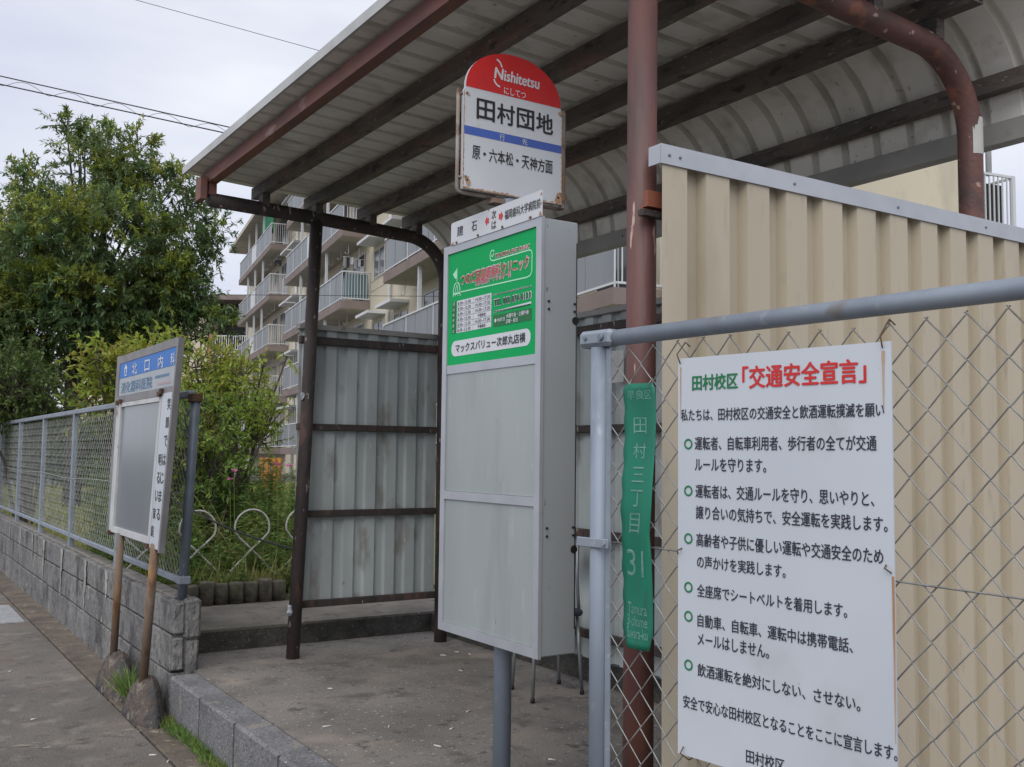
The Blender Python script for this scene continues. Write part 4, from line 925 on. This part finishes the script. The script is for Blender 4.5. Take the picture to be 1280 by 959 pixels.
bush('hedge', 'distant dark hedge behind the big tree', (4.6, 30, .15), [(-3.5 + i * .8, rnd.uniform(-.4, .4), 1.0 + .3 * rnd.random(), .95) for i in range(10)], 'leafdark', 9, 12, .18, .07, cat='hedge')

# ------------------------------------------------------------------ apartment block
fd = Vector((math.sin(R(10.6)), math.cos(R(10.6)), 0)); nn_ = Vector((fd.y, -fd.x, 0)); P0 = Vector((14.655, 34.154, 0)); Z3 = Vector((0, 0, 1)); AB = (fd, nn_, Z3)
ap = thing('apartment_block', 'long cream five-storey apartment block with stacked projecting balconies', 'apartment block', P0 + fd * 6 + nn_ * 4.5)
def fbox(mb, s0, s1, o0, o1, z0, z1): return mb.boxf(P0 + fd * (s0 + s1) / 2 + nn_ * (o0 + o1) / 2 + Z3 * (z0 + z1) / 2, (abs(s1 - s0) / 2, abs(o1 - o0) / 2, abs(z1 - z0) / 2), AB)
fbox(MB(), -21.5, 33.0, 1.1, 8.0, -.2, 14.75).build('wall', 'wall', ap)
fbox(MB(), -21.8, 33.6, -.25, 8.3, 14.76, 15.0).build('roof', 'soffit', ap)
SL = [1.5, 4.2, 6.9, 9.6, 12.3]
for s0, s1 in ((12.35, 17.05), (-5.85, -.05)):
    for zs in SL:
        for dz in (.35, .7): fbox(MB(), s0, s1, 1.085, 1.099, zs + dz, zs + dz + .03).build('wall_groove', 'soffit', ap)
for s0, s1 in ((17.1, 29.84), (0, 12.3), (-21.1, -5.9)):
    sm = s0 + (s1 - s0) * .5
    for zs in SL:
        bl = MB(); fbox(bl, s0, s1, 0, 1.098, zs - .30, zs); bo = bl.build('balcony', 'bal', ap)
        fbox(MB(), s0 + .02, s1 - .02, .02, 1.09, zs - .312, zs - .302).build('soffit', 'soffit', bo)
        cut = sm + .9
        for a, b in ((s0 + .06, sm - .9), (cut, s1 - .06)):
            n = max(2, int((b - a) / .95)); fp = MB()
            for i in range(n): fbox(fp, a + (b - a) * i / n + .025, a + (b - a) * (i + 1) / n - .025, .045, .06, zs + .1, zs + 1.03)
            fp.build('front_panel', 'balpanel', bo)
        fbox(MB(), sm - .88, sm + .88, .04, .065, zs + .08, zs + 1.05).build('partition_panel', 'balwhite', bo)
        rl = MB(); fbox(rl, s0, s1, .02, .075, zs + 1.05, zs + 1.10); fbox(rl, s0, s1, .03, .07, zs + .06, zs + .10)
        i = s0
        while i <= s1: fbox(rl, i, i + .035, .025, .043, zs, zs + 1.05); i += (s1 - s0) / 6
        for se in (s0, s1):
            fbox(rl, se - .02, se + .02, .075, 1.08, zs + 1.05, zs + 1.10); fbox(rl, se - .015, se + .015, .075, 1.08, zs + .06, zs + .10)
            for k in range(9): fbox(rl, se - .011, se + .011, .16 + k * .11, .18 + k * .11, zs + .1, zs + 1.05)
        rl.build('railing', 'rail', bo)
        pp = MB()
        for q in (sm, s0 + 3.4, s1 - 3.4): fbox(MB(), q - .05, q + .05, .10, .20, zs, zs + 2.39).build('pipe_column', 'rail', bo)
        for q in (s0 + .9, s0 + 2.2, s1 - .9, s1 - 2.2, sm + 2.5, sm - 2.5):
            p = P0 + fd * q + nn_ * .45 + Z3 * (zs - .3); MB().tube([p, p - Z3 * .45, p - Z3 * .5 + nn_ * -.08, p - Z3 * .43 + nn_ * -.14], .012, 5).build('laundry_hook', 'rail', bo)
        for a, b in ((s0 + .9, s0 + 2.7), (s0 + 3.9, s0 + 5.2), (s1 - 2.7, s1 - .9), (s1 - 5.2, s1 - 3.9)):
            wn = fbox(MB(), a, b, 1.075, 1.09, zs + .05, zs + 1.95).build('window', 'glass', ap); fm = MB()
            for q in (a - .04, (a + b) / 2 - .02, b): fbox(fm, q, q + .04, 1.06, 1.074, zs + .03, zs + 1.97)
            fbox(fm, a - .04, b + .04, 1.06, 1.074, zs + 1.97, zs + 2.02); fm.build('window_frame', 'rail', wn)
for a, b in ((13.0, 14.5), (15.2, 16.5), (-2.0, -.6), (-4.9, -3.4)):
    for zs in SL:
        wn = fbox(MB(), a, b, 1.08, 1.094, zs + .85, zs + 1.75).build('window', 'glass', ap); fm = MB()
        for q in (a - .05, (a + b) / 2 - .02, b): fbox(fm, q, q + .05, 1.06, 1.079, zs + .8, zs + 1.8)
        fbox(fm, a - .05, b + .05, 1.06, 1.079, zs + .76, zs + .8); fm.build('window_frame', 'rail', wn)
        hb = MB(); fbox(hb, a - .2, b + .2, .45, 1.099, zs + 1.98, zs + 2.08); hb.build('window_hood', 'balwhite', wn)
for zs in SL[:5]:                                       # small planter rail in the recess by the far end of the near balconies
    pr = MB(); fbox(pr, -5.85, -4.2, .62, .66, zs + .2, zs + .85); pr.build('window_rail_panel', 'balpanel', ap)
dp_ = MB()
for s_ in (-3.0, 14.8, -21.3):
    dp_.tube([P0 + fd * s_ + nn_ * 1.0, P0 + fd * s_ + nn_ * 1.0 + Z3 * 14.7], .06, 8)
dp_.tube([P0 + fd * -21.56 + nn_ * 1.6, P0 + fd * -21.56 + nn_ * 1.6 + Z3 * 14.7], .05, 8); dp_.tube([P0 + fd * -21.56 + nn_ * 1.9, P0 + fd * -21.56 + nn_ * 1.9 + Z3 * 14.7], .04, 8)
dp_.build('downpipe', 'rail', ap)
ln = MB()
fbox(ln, -21.4, -18, 8.0, 9.15, 5.75, 5.95); lo_ = ln.build('rear_landing', 'bal', ap)
lr = MB(); fbox(lr, -21.4, -21.36, 8.0, 9.15, 7.08, 7.13); fbox(lr, -21.4, -21.36, 8.0, 9.15, 6.0, 6.04); fbox(lr, -21.42, -21.34, 9.07, 9.15, 5.95, 7.13); fbox(lr, -21.4, -18, 9.11, 9.15, 7.08, 7.13)
for k in range(9): fbox(lr, -21.392, -21.368, 8.1 + .12 * k, 8.125 + .12 * k, 6.04, 7.08)
lr.tube([P0 + fd * -21.3 + nn_ * 8.55 + Z3 * 7.1, P0 + fd * -21.3 + nn_ * 8.55 + Z3 * 9.4], .06, 8)
lr.build('landing_railing', 'rail', lo_)
fbox(MB(), -21.25, -21.2, 8.15, 8.95, 6.0, 6.95).build('landing_screen', 'dark', lo_)
fbox(MB(), -21.4, -18, 8.0, 9.15, 8.9, 9.05)
# things on the balconies
cu_ = MB(); pts = []
for i in range(22): pts.append((17.6 + i * .2, .20 + .05 * math.sin(i * 1.9)))
cu_.strip([P0 + fd * a + nn_ * b + Z3 * 13.0 for a, b in pts], [P0 + fd * a + nn_ * b + Z3 * 14.6 for a, b in pts])
tag(cu_.build('sun_shade', 'curtain', None, P0 + fd * 19.6 + nn_ * .2 + Z3 * 13), 'green shade net hung on the top floor far balcony', 'sun shade')
cu_ = MB(); pts = [(.12, .1 + i * .06 + 0) for i in range(15)]
cu_.strip([P0 + fd * (.10 + .025 * (i % 2)) + nn_ * (.14 + i * .062) + Z3 * 6.98 for i in range(15)], [P0 + fd * (.10 + .025 * (i % 2)) + nn_ * (.14 + i * .062) + Z3 * 7.92 for i in range(15)])
tag(cu_.build('balcony_blind', 'blind', None, P0 + Z3 * 6.98), 'blue-green blind behind the end bars of a middle balcony', 'blind')
cu_ = MB(); cu_.strip([P0 + fd * (-6.6 - i * .16) + nn_ * (.14 + .03 * (i % 2)) + Z3 * 6.95 for i in range(26)], [P0 + fd * (-6.6 - i * .16) + nn_ * (.14 + .03 * (i % 2)) + Z3 * 7.97 for i in range(26)])
tag(cu_.build('balcony_blind', 'blind', None, P0 + fd * -8 + Z3 * 6.95), 'blue-green sheet hung behind the front rail of the nearest balcony', 'blind')
for s_, o_, z_, l, dk in ((.55, .36, 8.62, 'pale laundry hanging above the end bars of the blue-green balcony, nearer the rail', 1), (.5, .76, 8.55, 'pale laundry hanging above the end bars of the blue-green balcony, nearer the wall', 2), (17.6, .5, 11.55, 'dark laundry hanging on the far balcony one floor below the green net', 9)):
    p = P0 + fd * s_ + nn_ * o_ + Z3 * z_; r = thing('laundry', l, 'laundry', p, 'laundry on the balconies')
    MB().tube([p, p + Z3 * .45], .008, 5).tube([p - nn_ * .2, p + nn_ * .2], .01, 5).build('hanger', 'rail', r)
    for j in range(3):
        h_ = rnd.uniform(.22, .42); q = p + nn_ * (j * .12 - .12) + fd * rnd.uniform(-.04, .04)
        n_v = [q + nn_ * a_ + fd * (.03 * math.sin(a_ * 40 + j)) - Z3 * b_ for b_ in (0, h_ * .5, h_) for a_ in (-.055, -.02, .02, .055 + .01 * j)]
        g_ = MB().add(n_v, [(r_ * 4 + c2, r_ * 4 + c2 + 1, r_ * 4 + c2 + 5, r_ * 4 + c2 + 4) for r_ in range(2) for c2 in range(3)], True)
        g_.build('garment', 'clothdark' if (dk == 9 or j == dk) else 'cloth', r)

# smaller block beyond
q0 = Vector((20.6, 76.5, 0)); qr = Vector((.83, -.557, 0)); qd = Vector((.557, .83, 0)); AQ = (qr, qd, Z3)
sb = thing('apartment_block', 'distant cream block with dark recessed balconies and white bar railing', 'apartment block', q0)
def qbox(mb, a0, a1, b0, b1, z0, z1): return mb.boxf(q0 + qr * (a0 + a1) / 2 + qd * (b0 + b1) / 2 + Z3 * (z0 + z1) / 2, (abs(a1 - a0) / 2, abs(b1 - b0) / 2, abs(z1 - z0) / 2), AQ)
qbox(MB(), -9, 1.75, 0, 8, -.2, 12.6).build('wall', 'wall', sb)
qbox(MB(), 4.6, 7, 0, 8, -.2, 12.6).build('wall', 'wall', sb)
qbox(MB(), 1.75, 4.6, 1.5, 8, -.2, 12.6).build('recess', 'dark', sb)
qbox(MB(), 1.4, 1.75, -.02, .02, -.2, 12.6).build('wall_strip', 'ochre', sb)
qbox(MB(), -9.3, 7.3, -.9, 8.3, 12.6, 12.95).build('roof', 'bal', sb)
for zs in (8.85, 5.6, 2.4):
    bo = qbox(MB(), 1.75, 4.6, .03, 1.48, zs - .55, zs).build('balcony', 'soffit', sb); rl = MB()
    qbox(rl, 1.75, 4.6, .03, .09, zs + 1.1, zs + 1.17); qbox(rl, 1.75, 4.6, .03, .09, zs + .05, zs + .12)
    for k in range(17): qbox(rl, 1.8 + k * .17, 1.85 + k * .17, .04, .08, zs + .1, zs + 1.1)
    rl.build('railing', 'balwhite', bo)
# pale house seen through the tree
hb = thing('house', 'pale house with blue-grey roof glimpsed under the big tree', 'house', (5.5, 62, 0))
MB().box((2, 60, -.2), (8.5, 68, 4.6)).build('wall', 'balwhite', hb)
MB().prism([(1.6, 59.6, 4.6), (1.6, 68.4, 4.6), (1.6, 64, 7.0)], (7.3, 0, 0)).build('roof', 'tile', hb)
mb = MB()
for x in (3, 5.4): mb.box((x, 59.97, 1.2), (x + 1.4, 59.995, 2.6))
mb.build('window', 'glass', hb)
# white car on the parking lot
cx, cy = 10.0, 38.5
cr_ = thing('parked_car', 'white car parked beyond the garden', 'car', (cx, cy, .12))
prof_ = [(-2.1, .35), (-2.1, .8), (-1.95, .95), (-1.1, 1.02), (-.45, 1.5), (.95, 1.53), (1.75, 1.02), (2.1, .9), (2.12, .35)]
MB().prism([Vector((cx - .8 + 0, cy + a, .12 + b)) for a, b in prof_], (1.6, 0, 0)).build('body', 'carwhite', cr_)
gm = MB()
for xs in (-.806, .8): gm.prism([Vector((cx + xs, cy + a, .12 + b)) for a, b in ((-.95, 1.04), (-.42, 1.42), (.88, 1.45), (1.5, 1.04))], (.006, 0, 0))
gm.prism([Vector((cx - .7, cy - 1.06, 1.18)), Vector((cx + .7, cy - 1.06, 1.18)), Vector((cx + .62, cy - .52, 1.58)), Vector((cx - .62, cy - .52, 1.58))], (0, -.012, .01)); gm.build('window', 'glass', cr_)
for dx in (-.78, .78):
    for dy in (-1.3, 1.3):
        wl_ = MB().tube([(cx + dx - .09, cy + dy, .43), (cx + dx + .09, cy + dy, .43)], .31, 18).build('wheel', 'black', cr_)
        MB().tube([(cx + dx - .1, cy + dy, .43), (cx + dx + .1, cy + dy, .43)], .19, 14).build('rim', 'galv', wl_)
# yellow climbing frame
pf = thing('climbing_frame', 'orange-yellow climbing frame on the lawn behind the weeds', 'play equipment', (7.4, 21.2, .17))
for dx in (-.05, .22):
    for dy in (0, .5):
        p = Vector((7.4, 21.2, .12)) + RT * dx + DP * dy; MB().tube([p, p + Z3 * 1.05], .05, 10).build('upright', 'yellow', pf)
mb = MB()
for z in (.35, .7, 1.0): mb.tube([Vector((7.4, 21.2, .12 + z)) + RT * -.05, Vector((7.4, 21.2, .12 + z)) + RT * .22], .035, 8); mb.tube([Vector((7.4, 21.2, .12 + z)) + RT * -.05 + DP * .5, Vector((7.4, 21.2, .12 + z)) + RT * .22 + DP * .5], .035, 8)
mb.build('rung', 'yellow', pf)

# ------------------------------------------------------------------ overhead lines
def span(a, b, sag, r, label, n=40, helix=0):
    a, b = Vector(a), Vector(b); pts = []
    for i in range(n + 1):
        t = i / n; p = a.lerp(b, t) - Z3 * sag * 4 * t * (1 - t)
        if helix: p = p + Z3 * helix * math.cos(t * n * .9) + DP * helix * math.sin(t * n * .9)
        pts.append(p)
    return tag(MB().tube(pts, r, 5).build('overhead_cable', 'cable', None, a), label, 'cable', 'overhead cables across the sky')
e0, e1 = Vector((2.54, 27.46, 10.55)), Vector((7.44, 24.38, 9.33)); dv = e1 - e0
span(e0 - dv * 2.5, e1 + dv * 4, 0, .016, 'upper thick black overhead cable of the twisted pair')
span(e0 - dv * 2.5 - Z3 * .30, e1 + dv * 4 - Z3 * .02, 0, .017, 'lower thick black overhead cable of the twisted pair')
span(e0 - dv * 2.5 - Z3 * .19, e1 + dv * 4 - Z3 * .02, 0, .006, 'thin wire spiralling between the two thick overhead cables', 260, .10)
f0, f1 = Vector((4.23, 20.41, 10.24)), Vector((7.42, 18.42, 9.25)); dv = f1 - f0
span(f0 - dv * 2, f1 + dv * 3, 0, .006, 'single thin grey overhead wire high above the roof eave')

g0_, g1_ = Vector((4.9, 20.6, 4.42)), Vector((13.0, 14.9, 4.4)); dv = g1_ - g0_
span(g0_ - dv, g1_ + dv, 0, .006, 'thin low wire crossing in front of the apartment balconies')
def scrap(p, r, label):
    mb = MB(); n, k = 9, 6; vs = []
    for j in range(k):
        a2 = math.pi * j / (k - 1)
        for i in range(n):
            a = 2 * math.pi * i / n; q = r * (math.sin(a2) * .9 + .1) * rnd.uniform(.5, 1.25); vs.append((p[0] + q * math.cos(a), p[1] + q * math.sin(a), p[2] - r * 1.4 * math.cos(a2) + rnd.uniform(-.004, .004)))
    mb.add(vs, [(j * n + i, j * n + (i + 1) % n, (j + 1) * n + (i + 1) % n, (j + 1) * n + i) for j in range(k - 1) for i in range(n)])
    return tag(mb.build('plastic_scrap', 'nbpale', None, p), label, 'plastic scrap', 'plastic scraps tied to the shelter pole')
scrap((2.342, 6.15, .30), .024, 'crumpled pale plastic scrap knotted low on the dark shelter pole')
scrap((2.395, 6.165, 1.66), .018, 'crumpled pale plastic scrap knotted at shoulder height on the dark shelter pole')
